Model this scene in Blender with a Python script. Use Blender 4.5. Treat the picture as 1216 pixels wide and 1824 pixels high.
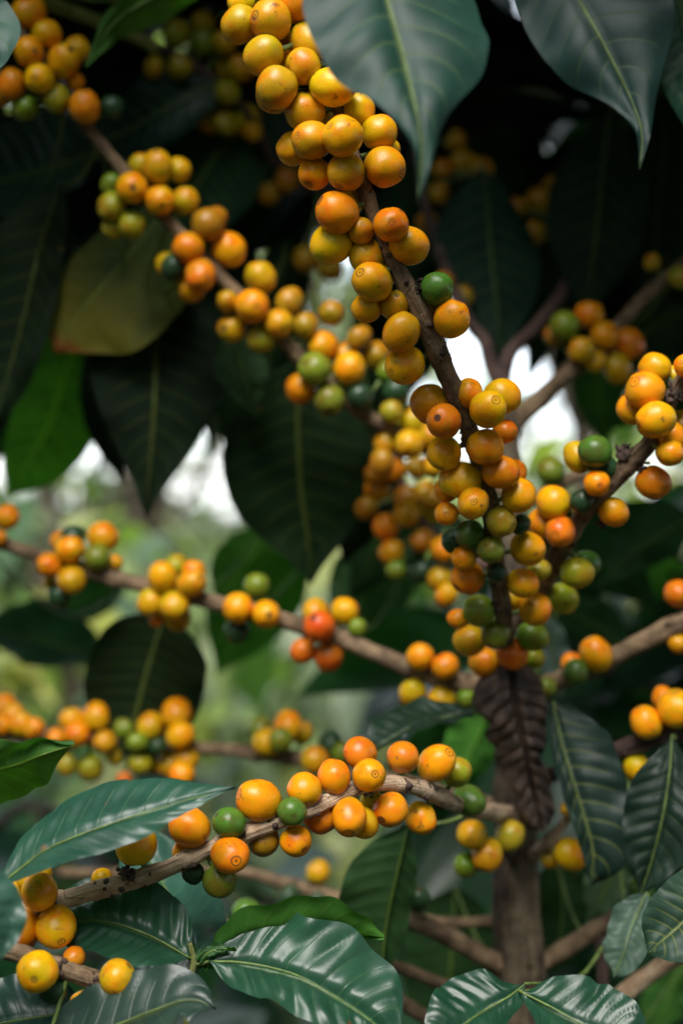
import bpy, bmesh, math, random
from mathutils import Vector, Matrix, noise

for o in list(bpy.data.objects):
    bpy.data.objects.remove(o)
SC = bpy.context.scene
COL = SC.collection

# ------------------------------------------------------------------ camera
CAM_Z = 1.30
LENS, FOCUS, FSTOP = 50.0, 0.580, 4.4
cam_d = bpy.data.cameras.new('camera')
cam = bpy.data.objects.new('camera', cam_d)
COL.objects.link(cam)
cam.location = (0, 0, CAM_Z)
cam.rotation_euler = (math.radians(90), 0, 0)
cam_d.sensor_fit = 'VERTICAL'
cam_d.sensor_height = 36
cam_d.sensor_width = 24
cam_d.lens = LENS
cam_d.clip_start = 0.01
cam_d.clip_end = 2000
cam_d.dof.use_dof = True
cam_d.dof.focus_distance = FOCUS
cam_d.dof.aperture_fstop = FSTOP
SC.camera = cam

# ------------------------------------------------------------------ sky, sun, exposure
SUN_EL, SUN_AZ = math.radians(53), math.radians(-12)     # azimuth of the light: 0 = from behind the camera
world = bpy.data.worlds.new("World")
SC.world = world
world.use_nodes = True
nt = world.node_tree
bg = nt.nodes['Background']
sky = nt.nodes.new('ShaderNodeTexSky')
sky.sky_type = 'NISHITA'
sky.sun_disc = False
sky.sun_elevation = SUN_EL
sky.sun_rotation = math.radians(180) - SUN_AZ
sky.air_density = 1.0
sky.dust_density = 1.0
hs = nt.nodes.new('ShaderNodeHueSaturation')
hs.inputs['Saturation'].default_value = 0.8
nt.links.new(sky.outputs[0], hs.inputs['Color'])
cloud = nt.nodes.new('ShaderNodeMix')            # thin even overcast over the clear sky
cloud.data_type = 'RGBA'
cloud.inputs[0].default_value = 0.5
cloud.inputs[7].default_value = (7.2, 7.5, 7.9, 1)
nt.links.new(hs.outputs[0], cloud.inputs[6])
nt.links.new(cloud.outputs[2], bg.inputs['Color'])
bg.inputs['Strength'].default_value = 0.115

sun_d = bpy.data.lights.new('sun', 'SUN')
sun_d.energy = 1.8
sun_d.angle = math.radians(32)
sun_d.color = (1.0, 0.96, 0.90)
sun = bpy.data.objects.new('sun', sun_d)
COL.objects.link(sun)
sd = Vector((math.cos(SUN_EL) * math.sin(SUN_AZ), -math.cos(SUN_EL) * math.cos(SUN_AZ), math.sin(SUN_EL)))
sun.rotation_euler = sd.to_track_quat('Z', 'Y').to_euler()
sun.location = (-2, -2, 6)

SC.view_settings.view_transform = 'Standard'
SC.view_settings.look = 'None'
SC.view_settings.gamma = 1
SC.view_settings.exposure = 1.6

# ------------------------------------------------------------------ helpers
K = 24.0 / LENS / 1216.0                  # metres per photo pixel at one metre
def P(px, py, Y):
    return Vector(((px - 608) * K * Y, Y, CAM_Z + (912 - py) * K * Y))
def proj(p):
    return (608 + p.x / (K * p.y), 912 - (p.z - CAM_Z) / (K * p.y))

def catmull(pts, n):
    """pts: list of tuples -> n resampled tuples through them"""
    m = len(pts)
    if m == 2:
        return [tuple(a + (b - a) * i / (n - 1) for a, b in zip(*pts)) for i in range(n)]
    out = []
    for i in range(n):
        s = i / (n - 1) * (m - 1)
        k = min(int(s), m - 2)
        t = s - k
        p1, p2 = pts[k], pts[k + 1]
        p0 = pts[k - 1] if k > 0 else tuple(2 * a - b for a, b in zip(p1, p2))
        p3 = pts[k + 2] if k + 2 < m else tuple(2 * b - a for a, b in zip(p1, p2))
        out.append(tuple(0.5 * (2 * b + (c - a) * t + (2 * a - 5 * b + 4 * c - d) * t * t + (3 * b - a - 3 * c + d) * t ** 3)
                         for a, b, c, d in zip(p0, p1, p2, p3)))
    return out

def mesh_obj(name, verts, faces, mats, parent=None, loc=(0, 0, 0), smooth=True, midx=None, uvs=None):
    me = bpy.data.meshes.new(name)
    me.from_pydata(verts, [], faces)
    for m in mats:
        me.materials.append(m)
    if midx:
        me.polygons.foreach_set('material_index', midx)
    if smooth:
        me.polygons.foreach_set('use_smooth', [True] * len(me.polygons))
    if uvs:
        ul = me.uv_layers.new(name='UVMap')
        flat = []
        for l in me.loops:
            flat.extend(uvs[l.vertex_index])
        ul.data.foreach_set('uv', flat)
    o = bpy.data.objects.new(name, me)
    COL.objects.link(o)
    if parent:
        o.parent = parent
    o.location = loc
    return o

def thing(name, label, cat, loc=(0, 0, 0), group=None):
    o = bpy.data.objects.new(name, None)
    o.empty_display_size = 0.05
    COL.objects.link(o)
    o.location = loc
    o['label'] = label
    o['category'] = cat
    if group:
        o['group'] = group
    return o

class MB:
    def __init__(s):
        s.v, s.f, s.m, s.uv = [], [], [], []
    def tube(s, pts, sides=12, mat=0, rough=0.0, seed=0.0, cap=True, flute=0.0):
        """pts: list of (x,y,z,r)"""
        base = len(s.v)
        n = len(pts)
        ref = None
        L = 0
        for i, (x, y, z, r) in enumerate(pts):
            p = Vector((x, y, z))
            a = Vector(pts[max(i - 1, 0)][:3])
            b = Vector(pts[min(i + 1, n - 1)][:3])
            T = (b - a)
            if T.length < 1e-9:
                T = Vector((0, 0, 1))
            T.normalize()
            if ref is None:
                ref = T.orthogonal()
            ref = (ref - T * ref.dot(T))
            if ref.length < 1e-6:
                ref = T.orthogonal()
            ref.normalize()
            bi = T.cross(ref)
            if i:
                L += (p - Vector(pts[i - 1][:3])).length
            for k in range(sides):
                th = 2 * math.pi * k / sides
                d = ref * math.cos(th) + bi * math.sin(th)
                rr = r
                if rough:
                    q = Vector((d.x * 1.6 + seed, d.y * 1.6, d.z * 1.6 + L / max(r, 1e-4) * 0.35))
                    rr *= 1 + rough * noise.noise(q) + rough * 0.6 * noise.noise(q * 2.7)
                if flute:
                    rr *= 1 + flute * noise.noise(Vector((d.x * 2.6 + seed, d.y * 2.6, d.z + L * 6))) + flute * .5 * noise.noise(Vector((d.x * 6, d.y * 6 + seed, L * 14)))
                s.v.append(p + d * rr)
                s.uv.append((k / sides, L * 20))
        for i in range(n - 1):
            for k in range(sides):
                k2 = (k + 1) % sides
                s.f.append((base + i * sides + k, base + i * sides + k2, base + (i + 1) * sides + k2, base + (i + 1) * sides + k))
                s.m.append(mat)
        if cap:
            s.f.append(tuple(base + k for k in range(sides))[::-1]); s.m.append(mat)
            s.f.append(tuple(base + (n - 1) * sides + k for k in range(sides))); s.m.append(mat)
    def blob(s, c, r, mat=0, seed=0, amp=0.35, squash=(1, 1, 1)):
        base = len(s.v)
        nu, nv = 8, 6
        for j in range(nv + 1):
            ph = math.pi * j / nv
            for i in range(nu):
                th = 2 * math.pi * i / nu
                d = Vector((math.sin(ph) * math.cos(th), math.sin(ph) * math.sin(th), math.cos(ph)))
                q = 1 + amp * noise.noise(d * 1.7 + Vector((seed, 0, 0)))
                s.v.append(Vector(c) + Vector((d.x * squash[0], d.y * squash[1], d.z * squash[2])) * r * q)
                s.uv.append((i / nu, j / nv))
        for j in range(nv):
            for i in range(nu):
                i2 = (i + 1) % nu
                s.f.append((base + j * nu + i, base + j * nu + i2, base + (j + 1) * nu + i2, base + (j + 1) * nu + i))
                s.m.append(mat)
    def build(s, name, mats, parent=None, loc=(0, 0, 0), origin=Vector((0, 0, 0))):
        vs = [tuple(Vector(v) - origin) for v in s.v]
        return mesh_obj(name, vs, s.f, mats, parent, loc, True, s.m, s.uv)

# ------------------------------------------------------------------ materials
class NT:
    def __init__(s, name):
        s.mat = bpy.data.materials.new(name)
        s.mat.use_nodes = True
        s.t = s.mat.node_tree
        s.b = s.t.nodes['Principled BSDF']
        s.out = s.t.nodes['Material Output']
    def n(s, typ, **kw):
        nd = s.t.nodes.new(typ)
        for k, v in kw.items():
            if k.startswith('i_'):
                key = k[2:]
                key = int(key) if key.isdigit() else key
                nd.inputs[key].default_value = v
            else:
                setattr(nd, k, v)
        return nd
    def l(s, a, b):
        s.t.links.new(a, b)
    def val(s, x, sock):
        if isinstance(x, (int, float)):
            sock.default_value = x
        else:
            s.l(x, sock)
    def math(s, op, a, b=None, c=None, clamp=False):
        nd = s.n('ShaderNodeMath', operation=op, use_clamp=clamp)
        s.val(a, nd.inputs[0])
        if b is not None:
            s.val(b, nd.inputs[1])
        if c is not None:
            s.val(c, nd.inputs[2])
        return nd.outputs[0]
    def smooth(s, x, a, b, lo=0.0, hi=1.0):
        nd = s.n('ShaderNodeMapRange', interpolation_type='SMOOTHSTEP')
        s.val(x, nd.inputs[0])
        nd.inputs[1].default_value = a; nd.inputs[2].default_value = b
        nd.inputs[3].default_value = lo; nd.inputs[4].default_value = hi
        return nd.outputs[0]
    def mix(s, fac, a, b, blend='MIX'):
        nd = s.n('ShaderNodeMix', data_type='RGBA', blend_type=blend)
        s.val(fac, nd.inputs[0])
        for x, k in ((a, 6), (b, 7)):
            if isinstance(x, tuple):
                nd.inputs[k].default_value = (x[0], x[1], x[2], 1)
            else:
                s.l(x, nd.inputs[k])
        return nd.outputs[2]
    def noise(s, vec, scale, detail=3, rough=0.5):
        nd = s.n('ShaderNodeTexNoise')
        nd.inputs['Scale'].default_value = scale
        nd.inputs['Detail'].default_value = detail
        nd.inputs['Roughness'].default_value = rough
        if vec is not None:
            s.l(vec, nd.inputs['Vector'])
        return nd.outputs[0]
    def bump(s, h, strength, dist, into=None):
        nd = s.n('ShaderNodeBump')
        nd.inputs['Strength'].default_value = strength
        nd.inputs['Distance'].default_value = dist
        s.l(h, nd.inputs['Height'])
        s.l(nd.outputs[0], (into or self_normal(s)))
        return nd
def self_normal(s):
    return s.b.inputs['Normal']

def cherry_material():
    s = NT('coffee_cherry_skin')
    oi = s.n('ShaderNodeObjectInfo')
    tc = s.n('ShaderNodeTexCoord')
    off = s.n('ShaderNodeVectorMath', operation='SCALE')
    comb = s.n('ShaderNodeCombineXYZ')
    for k in range(3):
        s.l(oi.outputs['Random'], comb.inputs[k])
    s.l(comb.outputs[0], off.inputs[0]); off.inputs['Scale'].default_value = 37.0
    add = s.n('ShaderNodeVectorMath', operation='ADD')
    s.l(tc.outputs['Object'], add.inputs[0]); s.l(off.outputs[0], add.inputs[1])
    vec = add.outputs[0]
    xyz = s.n('ShaderNodeSeparateXYZ'); s.l(tc.outputs['Object'], xyz.inputs[0])
    x, y, z = xyz.outputs
    r2 = s.math('ADD', s.math('MULTIPLY', x, x), s.math('MULTIPLY', y, y))
    r = s.math('SQRT', r2)
    base = oi.outputs['Color']
    # ripening: paler/greener towards the stalk, redder blush in patches
    n1 = s.noise(vec, 1.1, 2)
    red = s.mix(1.0, base, (1.0, 0.62, 0.75), 'MULTIPLY')
    c = s.mix(s.smooth(n1, 0.45, 0.68, 0, 0.8), base, red)
    grn = s.mix(1.0, base, (0.66, 0.98, 1.0), 'MULTIPLY')
    c = s.mix(s.smooth(s.noise(vec, 0.8, 3), 0.50, 0.36, 0, 0.6), c, grn)
    pale = s.mix(1.0, base, (0.72, 1.08, 1.0), 'MULTIPLY')
    c = s.mix(s.smooth(z, 0.1, -0.95, 0, 0.75), c, pale)
    n2 = s.noise(vec, 9, 4, 0.6)
    c = s.mix(s.smooth(n2, 0.5, 0.8, 0, 0.35), c, s.mix(1.0, c, (0.62, 0.55, 0.6), 'MULTIPLY'))
    # small specks and dust
    vo = s.n('ShaderNodeTexVoronoi'); s.l(vec, vo.inputs['Vector']); vo.inputs['Scale'].default_value = 9.5
    sp = s.math('MULTIPLY', s.smooth(vo.outputs['Distance'], 0.10, 0.045), s.smooth(s.noise(vec, 1.7, 2), 0.46, 0.6))
    c = s.mix(s.math('MULTIPLY', sp, 0.75), c, (0.06, 0.03, 0.012))
    # bruises
    br = s.math('MULTIPLY', s.smooth(s.noise(vec, 1.5, 5, 0.68), 0.61, 0.69), 0.72)
    c = s.mix(br, c, (0.10, 0.045, 0.02))
    # ring scar at the tip
    top = s.smooth(z, 0.1, 0.3)
    rscale = s.math('ADD', s.math('MULTIPLY', s.math('FRACT', s.math('MULTIPLY', oi.outputs['Random'], 7.31)), 0.55), 0.78)
    wob = s.math('ADD', s.math('MULTIPLY', r, rscale), s.math('MULTIPLY', s.math('SUBTRACT', s.noise(vec, 5, 2), 0.5), 0.07))
    ring = s.math('MULTIPLY', s.smooth(wob, 0.155, 0.185), s.smooth(wob, 0.255, 0.215))
    core = s.smooth(wob, 0.085, 0.05)
    full = s.math('MULTIPLY', s.smooth(wob, 0.25, 0.20), s.smooth(oi.outputs['Random'], 0.62, 0.66))
    scar = s.math('MULTIPLY', s.math('MAXIMUM', s.math('MAXIMUM', ring, core), full), top)
    c = s.mix(s.math('MULTIPLY', scar, s.math('ADD', s.math('MULTIPLY', s.math('FRACT', s.math('MULTIPLY', oi.outputs['Random'], 3.77)), 0.45), 0.5)), c, (0.045, 0.022, 0.012))
    s.l(c, s.b.inputs['Base Color'])
    rg = s.math('ADD', s.math('MULTIPLY', n2, 0.2), 0.17)
    rg = s.math('ADD', rg, s.math('MULTIPLY', scar, 0.35))
    s.l(rg, s.b.inputs['Roughness'])
    s.b.inputs['Specular IOR Level'].default_value = 0.33
    s.b.inputs['Subsurface Weight'].default_value = 0.12
    s.b.inputs['Subsurface Radius'].default_value = (1.0, 0.45, 0.1)
    s.b.inputs['Subsurface Scale'].default_value = 0.003
    h = s.math('ADD', s.math('MULTIPLY', s.noise(vec, 14, 3), 0.3), s.math('MULTIPLY', s.math('MULTIPLY', ring, top), 1.0))
    s.bump(h, 0.10, 0.05)
    return s.mat

def leaf_material(name, under=(1.3, 1.3, 0.9), rough=0.31, mottled=False, trans=0.12, spec=0.38, latk=0.22):
    s = NT(name)
    oi = s.n('ShaderNodeObjectInfo')
    tc = s.n('ShaderNodeTexCoord')
    geo = s.n('ShaderNodeNewGeometry')
    uv = s.n('ShaderNodeSeparateXYZ'); s.l(tc.outputs['UV'], uv.inputs[0])
    u = uv.outputs[0]
    av = s.math('ABSOLUTE', s.math('SUBTRACT', s.math('MULTIPLY', uv.outputs[1], 2.0), 1.0))
    side = s.math('MULTIPLY', s.math('GREATER_THAN', uv.outputs[1], 0.5), 0.37)
    f = s.math('ADD', s.math('MULTIPLY', s.math('SUBTRACT', u, s.math('MULTIPLY', s.math('POWER', av, 1.35), 0.13)), 11.0), side)
    d = s.math('ABSOLUTE', s.math('SUBTRACT', s.math('FRACT', f), 0.5))        # 0.5 on a vein
    lat = s.smooth(d, 0.455, 0.495)
    lat = s.math('MULTIPLY', lat, s.smooth(av, 0.95, 0.55))
    mid = s.smooth(av, 0.045, 0.015)
    obj = tc.outputs['Object']
    n1 = s.noise(obj, 45, 4, 0.6)
    n2 = s.noise(obj, 260, 3, 0.6)
    base = oi.outputs['Color']
    dark = s.mix(1.0, base, (0.62, 0.68, 0.7), 'MULTIPLY')
    c = s.mix(s.smooth(n1, 0.35, 0.68), dark, base)
    pale = s.mix(1.0, base, (1.25, 1.12, 0.75), 'MULTIPLY')
    c = s.mix(s.smooth(n2, 0.55, 0.8, 0, 0.5), c, pale)
    if mottled:
        yel = s.math('MULTIPLY', s.smooth(s.math('ADD', u, s.math('MULTIPLY', n1, 0.5)), 0.55, 1.1), 0.85)
        c = s.mix(yel, c, (0.11, 0.095, 0.008))
        c = s.mix(s.smooth(s.math('ADD', u, s.math('MULTIPLY', n2, 0.1)), 0.93, 1.0), c, (0.16, 0.05, 0.01))
        c = s.mix(s.math('MULTIPLY', s.smooth(n2, 0.66, 0.72), 0.5), c, (0.10, 0.05, 0.01))
    veincol = s.mix(oi.outputs['Alpha'], s.mix(1.0, base, (2.4, 2.0, 1.3), 'MULTIPLY'), (0.30, 0.30, 0.05))
    fuzz = s.mix(oi.outputs['Alpha'], (0.0, 0, 0), (1, 1, 1))
    broad = s.math('MULTIPLY', s.smooth(d, 0.36, 0.5), s.smooth(av, 0.85, 0.2))
    lat2 = s.math('MAXIMUM', s.math('MULTIPLY', lat, latk), s.math('MULTIPLY', s.math('MULTIPLY', broad, oi.outputs['Alpha']), 0.8))
    c = s.mix(lat2, c, veincol)
    c = s.mix(s.math('MULTIPLY', mid, 0.85), c, veincol)
    # pinholes, insect marks: brown specks
    vo = s.n('ShaderNodeTexVoronoi'); s.l(obj, vo.inputs['Vector']); vo.inputs['Scale'].default_value = 55
    sp = s.math('MULTIPLY', s.smooth(vo.outputs['Distance'], 0.09, 0.05), s.smooth(s.noise(obj, 18, 2), 0.56, 0.62))
    c = s.mix(s.math('MULTIPLY', sp, 0.8), c, (0.11, 0.055, 0.018))
    s_under = s.mix(1.0, c, under, 'MULTIPLY')
    col = s.mix(geo.outputs['Backfacing'], c, s_under)
    s.l(col, s.b.inputs['Base Color'])
    rr = s.math('ADD', s.math('MULTIPLY', n1, 0.22), rough - 0.08)
    rr = s.math('ADD', rr, s.math('MULTIPLY', geo.outputs['Backfacing'], 0.25))
    s.l(rr, s.b.inputs['Roughness'])
    s.l(s.smooth(geo.outputs['Backfacing'], 0, 1, spec, 0.10), s.b.inputs['Specular IOR Level'])
    h = s.math('SUBTRACT', s.math('MULTIPLY', n2, 0.35), s.math('MULTIPLY', s.math('MAXIMUM', lat, mid), 0.6))
    nb = s.n('ShaderNodeBump'); nb.inputs['Strength'].default_value = 0.35; nb.inputs['Distance'].default_value = 0.0008
    s.l(h, nb.inputs['Height']); s.l(nb.outputs[0], s.b.inputs['Normal'])
    tr = s.n('ShaderNodeBsdfTranslucent')
    tcol = s.mix(1.0, c, (3.0, 5.0, 0.7), 'MULTIPLY')
    s.l(tcol, tr.inputs['Color'])
    mx = s.n('ShaderNodeMixShader'); mx.inputs[0].default_value = trans
    s.l(s.b.outputs[0], mx.inputs[1]); s.l(tr.outputs[0], mx.inputs[2])
    s.l(mx.outputs[0], s.out.inputs['Surface'])
    return s.mat

def bark_material(name, pale, dark, crack=(0.02, 0.012, 0.008), scale=1.0):
    s = NT(name)
    tc = s.n('ShaderNodeTexCoord')
    uv = tc.outputs['UV']; ob = tc.outputs['Object']
    mp = s.n('ShaderNodeMapping'); s.l(uv, mp.inputs['Vector'])
    mp.inputs['Scale'].default_value = (9, 0.6 * scale, 1)
    n1 = s.noise(ob, 90 * scale, 4, 0.6)
    n2 = s.noise(mp.outputs[0], 2.2, 4, 0.65)
    n3 = s.noise(ob, 500 * scale, 3, 0.6)
    c = s.mix(s.smooth(n1, 0.33, 0.66), dark, pale)
    c = s.mix(s.smooth(n2, 0.50, 0.66, 0, 0.8), c, s.mix(1.0, c, (0.35, 0.3, 0.27), 'MULTIPLY'))
    vo = s.n('ShaderNodeTexVoronoi', feature='DISTANCE_TO_EDGE'); vo.inputs['Scale'].default_value = 130 * scale
    s.l(ob, vo.inputs['Vector'])
    ck = s.math('MULTIPLY', s.smooth(vo.outputs['Distance'], 0.03, 0.005), s.smooth(n1, 0.55, 0.7))
    c = s.mix(s.math('MULTIPLY', ck, 0.8), c, crack)
    c = s.mix(s.smooth(n3, 0.55, 0.85, 0, 0.5), c, pale)
    s.l(c, s.b.inputs['Base Color'])
    s.b.inputs['Roughness'].default_value = 0.75
    s.b.inputs['Specular IOR Level'].default_value = 0.3
    h = s.math('SUBTRACT', s.math('ADD', n2, s.math('MULTIPLY', n3, 0.5)), ck)
    s.bump(h, 1.0, 0.0018)
    return s.mat

def plain(name, col, rough=0.6, var=0.4, scale=200):
    s = NT(name)
    tc = s.n('ShaderNodeTexCoord')
    n1 = s.noise(tc.outputs['Object'], scale, 4, 0.6)
    c = s.mix(s.smooth(n1, 0.3, 0.7), tuple(x * (1 - var) for x in col), tuple(x * (1 + var) for x in col))
    s.l(c, s.b.inputs['Base Color'])
    s.b.inputs['Roughness'].default_value = rough
    s.bump(n1, 0.5, 0.002)
    return s.mat

M_CHERRY = cherry_material()
M_LEAF = leaf_material('coffee_leaf')
M_LEAF_DULL = leaf_material('dull_coffee_leaf', rough=0.46, spec=0.24, latk=0.6)
M_LEAF_Y = leaf_material('yellowing_coffee_leaf', mottled=True, rough=.6, spec=.12)
M_BARK_PALE = bark_material('pale_peeling_bark', (0.62, 0.46, 0.31), (0.36, 0.235, 0.14))
M_BARK = bark_material('brown_bark', (0.29, 0.20, 0.115), (0.12, 0.078, 0.044))
M_BARK_DARK = bark_material('dark_purple_bark', (0.13, 0.08, 0.065), (0.055, 0.032, 0.028))
M_TRUNK = bark_material('trunk_bark', (0.13, 0.098, 0.06), (0.026, 0.018, 0.013), scale=0.6)
M_GREENSTEM = bark_material('green_young_stem', (0.42, 0.44, 0.15), (0.24, 0.28, 0.08))
M_STALK = plain('cherry_stalk_green', (0.10, 0.15, 0.03), 0.5)
M_BRACT = plain('dark_dry_bract', (0.05, 0.028, 0.02), 0.8, 0.6, 400)

# ------------------------------------------------------------------ cherry mesh (unit radius, stalk at -z, ring scar at +z)
def cherry_mesh(seed, long):
    nu, nv = 28, 22
    rnd = random.Random(seed)
    vs, fs = [], []
    for j in range(nv + 1):
        ph = math.pi * j / nv
        for i in range(nu):
            th = 2 * math.pi * i / nu
            d = Vector((math.sin(ph) * math.cos(th), math.sin(ph) * math.sin(th), math.cos(ph)))
            k = 1 + 0.06 * noise.noise(d * 1.3 + Vector((seed * 3.1, 0, 0)))
            # a soft groove between the two seeds
            k -= 0.018 * math.exp(-(d.x / 0.16) ** 2) * math.sin(ph)
            p = d * k
            p.z *= long
            rr = math.hypot(d.x, d.y)
            if d.z > 0 and rr < 0.34:                 # dimple with a raised ring
                p.z -= 0.05 * (1 - rr / 0.34) - 0.028 * math.exp(-((rr - 0.2) / 0.05) ** 2)
            if d.z < 0 and rr < 0.4:
                p.z += 0.06 * (1 - rr / 0.4)
            vs.append(p)
    for j in range(nv):
        for i in range(nu):
            i2 = (i + 1) % nu
            fs.append((j * nu + i, (j + 1) * nu + i, (j + 1) * nu + i2, j * nu + i2))
    me = bpy.data.meshes.new('cherry')
    me.from_pydata(vs, [], fs)
    me.materials.append(M_CHERRY)
    me.polygons.foreach_set('use_smooth', [True] * len(me.polygons))
    bm = bmesh.new(); bm.from_mesh(me); bmesh.ops.remove_doubles(bm, verts=bm.verts, dist=1e-5); bm.to_mesh(me); bm.free()
    return me
CH_MESH = [cherry_mesh(i, l) for i, l in enumerate((1.0, 1.06, 1.13, 0.95, 1.09, 1.02, 1.16))]

CC = {  # skin colours, linear albedo
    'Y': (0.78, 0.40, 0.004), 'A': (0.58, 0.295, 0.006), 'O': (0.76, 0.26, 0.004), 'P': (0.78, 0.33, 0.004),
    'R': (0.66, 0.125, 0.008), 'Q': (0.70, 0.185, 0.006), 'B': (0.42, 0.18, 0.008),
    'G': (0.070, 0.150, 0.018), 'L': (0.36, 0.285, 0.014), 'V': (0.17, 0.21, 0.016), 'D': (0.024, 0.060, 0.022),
}

class Branch:
    """A branch: axis points (px, py, Y, radius px); cherries (px, py, r px, colour[, ring px, ring py])"""
    def __init__(s, tree, pts, cherries='', mat=None, far=False, name='branch', nodes=True, label=None, sides=14, tufts=()):
        s.tree = tree
        T = tree.location.copy()
        rnd = random.Random(int(pts[0][0] * 7 + pts[0][1] * 13 + pts[-1][0]))
        raw = []
        for (px, py, Y, r) in pts:
            p = P(px, py, Y)
            raw.append((p.x, p.y, p.z, r * K * Y))
        n = max(24, int(8 * len(pts)))
        fine = catmull(raw, n)
        s.axis = [(Vector(q[:3]), q[3]) for q in fine]
        cs = []
        for tok in cherries.split(';'):
            tok = tok.strip()
            if not tok:
                continue
            w = tok.split()
            px, py, r = float(w[0]), float(w[1]), float(w[2])
            col = w[3]
            fl = ''
            if col[-1] in 'fb' and len(col) > 1:
                fl = col[-1]; col = col[0]
            ring = (float(w[4]), float(w[5])) if len(w) > 5 else None
            # nearest axis point in the picture
            best = min(s.axis, key=lambda a: (proj(a[0])[0] - px) ** 2 + (proj(a[0])[1] - py) ** 2)
            q = proj(best[0])
            dpx = math.hypot(q[0] - px, q[1] - py)
            Y0 = best[0].y
            rm = r * K * Y0
            rb = best[1]
            reach = (rm + rb) * 0.97
            dm = dpx * K * Y0
            off = math.sqrt(max(reach * reach - dm * dm, 0))
            if fl == 'b':
                Yc = Y0 + off
            elif fl == 'f' or dm < reach * 0.75:
                Yc = Y0 - off
            else:
                Yc = Y0 - off * 0.4
            cs.append([px, py, r, col, ring, Yc, best])
        # push overlapping cherries apart along their sight lines (later in the list = nearer)
        for it in range(60):
            moved = False
            for i in range(len(cs)):
                for j in range(i + 1, len(cs)):
                    a, b = cs[i], cs[j]
                    ra, rb = a[2] * K * a[5], b[2] * K * b[5]
                    d = (P(a[0], a[1], a[5]) - P(b[0], b[1], b[5])).length
                    ov = (ra + rb) * 0.94 - d
                    if ov > 1e-5:
                        st = min(ov * 0.6, 0.0015)
                        a[5] += st * 0.5; b[5] -= st * 0.5
                        moved = True
            if not moved:
                break
        mb = MB()
        # swell the branch at its nodes
        nodes_p = []
        for c in cs:
            if all((c[6][0] - q).length > 0.012 for q in nodes_p):
                nodes_p.append(c[6][0])
        tp = []
        for (p, r) in s.axis:
            sw = 0
            for q in nodes_p:
                sw = max(sw, math.exp(-((p - q).length / (r * 1.6)) ** 2))
            tp.append((p.x, p.y, p.z, r * (1 + 0.16 * sw)))
        mb.tube(tp, sides, 0, 0.16, rnd.random() * 50)
        if nodes and not far:
            for q in nodes_p:
                rb = min(s.axis, key=lambda a: (a[0] - q).length)[1]
                for k in range(9):
                    d = Vector((rnd.uniform(-1, 1), rnd.uniform(-1, 1), rnd.uniform(-1, 1))).normalized()
                    mb.blob(q + d * rb * 1.1, rb * rnd.uniform(0.2, 0.42), 2, rnd.random() * 90, 0.6,
                            (rnd.uniform(.6, 1.5), rnd.uniform(.6, 1.5), rnd.uniform(.6, 1.5)))
        for (tx, ty, ts) in tufts:            # ragged dry bracts and old flower stalks at a joint
            ax = min(s.axis, key=lambda a: (proj(a[0])[0] - tx) ** 2 + (proj(a[0])[1] - ty) ** 2)[0]
            c0 = P(tx, ty, ax.y - .002)
            sz = ts * K * ax.y
            for k in range(26):
                d = Vector((rnd.gauss(0, 1), rnd.gauss(0, .8), rnd.gauss(0, 1))) * sz * .42
                mb.blob(c0 + d, sz * rnd.uniform(.14, .34), 2, rnd.random() * 90, .8, (rnd.uniform(.4, 1.6), rnd.uniform(.4, 1.4), rnd.uniform(.4, 1.6)))
            for k in range(9):
                d = Vector((rnd.gauss(0, 1), rnd.gauss(0, .8), rnd.gauss(0, 1))).normalized() * sz * rnd.uniform(.7, 1.15)
                e = c0 + d
                m_ = c0 + d * .5 + Vector((rnd.uniform(-1, 1), 0, rnd.uniform(-1, 1))) * sz * .15
                mb.tube(catmull([(c0.x, c0.y, c0.z, sz * .1), (m_.x, m_.y, m_.z, sz * .08), (e.x, e.y, e.z, sz * .05)], 6), 5, 2)
        for c in cs:
            p = P(c[0], c[1], c[5])
            q = c[6][0]
            dv = (q - p)
            if dv.length > 1e-5:
                rm = c[2] * K * c[5]
                e = p + dv.normalized() * rm * 0.86
                mid = (e + q) / 2 + Vector((rnd.uniform(-1, 1), rnd.uniform(-1, 1), rnd.uniform(-1, 1))) * 0.001
                w = max(0.0011, rm * 0.15)
                mb.tube(catmull([(q.x, q.y, q.z, w * 1.15), (mid.x, mid.y, mid.z, w * 0.9), (e.x, e.y, e.z, w * 1.25)], 6), 7, 1)
        s.o = mb.build(name, [mat or M_BARK, M_STALK, M_BRACT], tree, (0, 0, 0), T)
        if label:
            s.o['label'] = label
        for c in cs:
            px, py, r, col, ring, Y, best = c
            p = P(px, py, Y)
            rm = r * K * Y * 1.05
            o = bpy.data.objects.new('cherry', rnd.choice(CH_MESH))
            COL.objects.link(o)
            o.parent = s.o
            o.location = p - T
            if ring:
                dx, dz = (ring[0] - px) / r, -(ring[1] - py) / r
                m = math.hypot(dx, dz)
                if m > 0.95:
                    dx, dz = dx / m * 0.95, dz / m * 0.95
                ax = Vector((dx, -math.sqrt(max(1 - dx * dx - dz * dz, 0.02)), dz))
            else:
                ax = (p - best[0])
                if ax.length < 1e-6:
                    ax = Vector((0, -1, 0))
                ax = ax.normalized() + Vector((rnd.uniform(-.5, .5), rnd.uniform(.1, .9), rnd.uniform(-.5, .3)))
            q = ax.normalized().to_track_quat('Z', 'Y') @ Matrix.Rotation(rnd.uniform(0, 6.28), 3, 'Z').to_quaternion()
            o.rotation_mode = 'QUATERNION'
            o.rotation_quaternion = q
            o.scale = (rm * rnd.uniform(.93, 1.03), rm * rnd.uniform(.93, 1.03), rm * rnd.uniform(.96, 1.02))
            b = CC[col]
            k = rnd.uniform(0.9, 1.06)
            h = rnd.uniform(0.88, 1.12)
            o.color = (min(b[0] * k, .82), b[1] * k * h, b[2] * k, 1)

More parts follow.
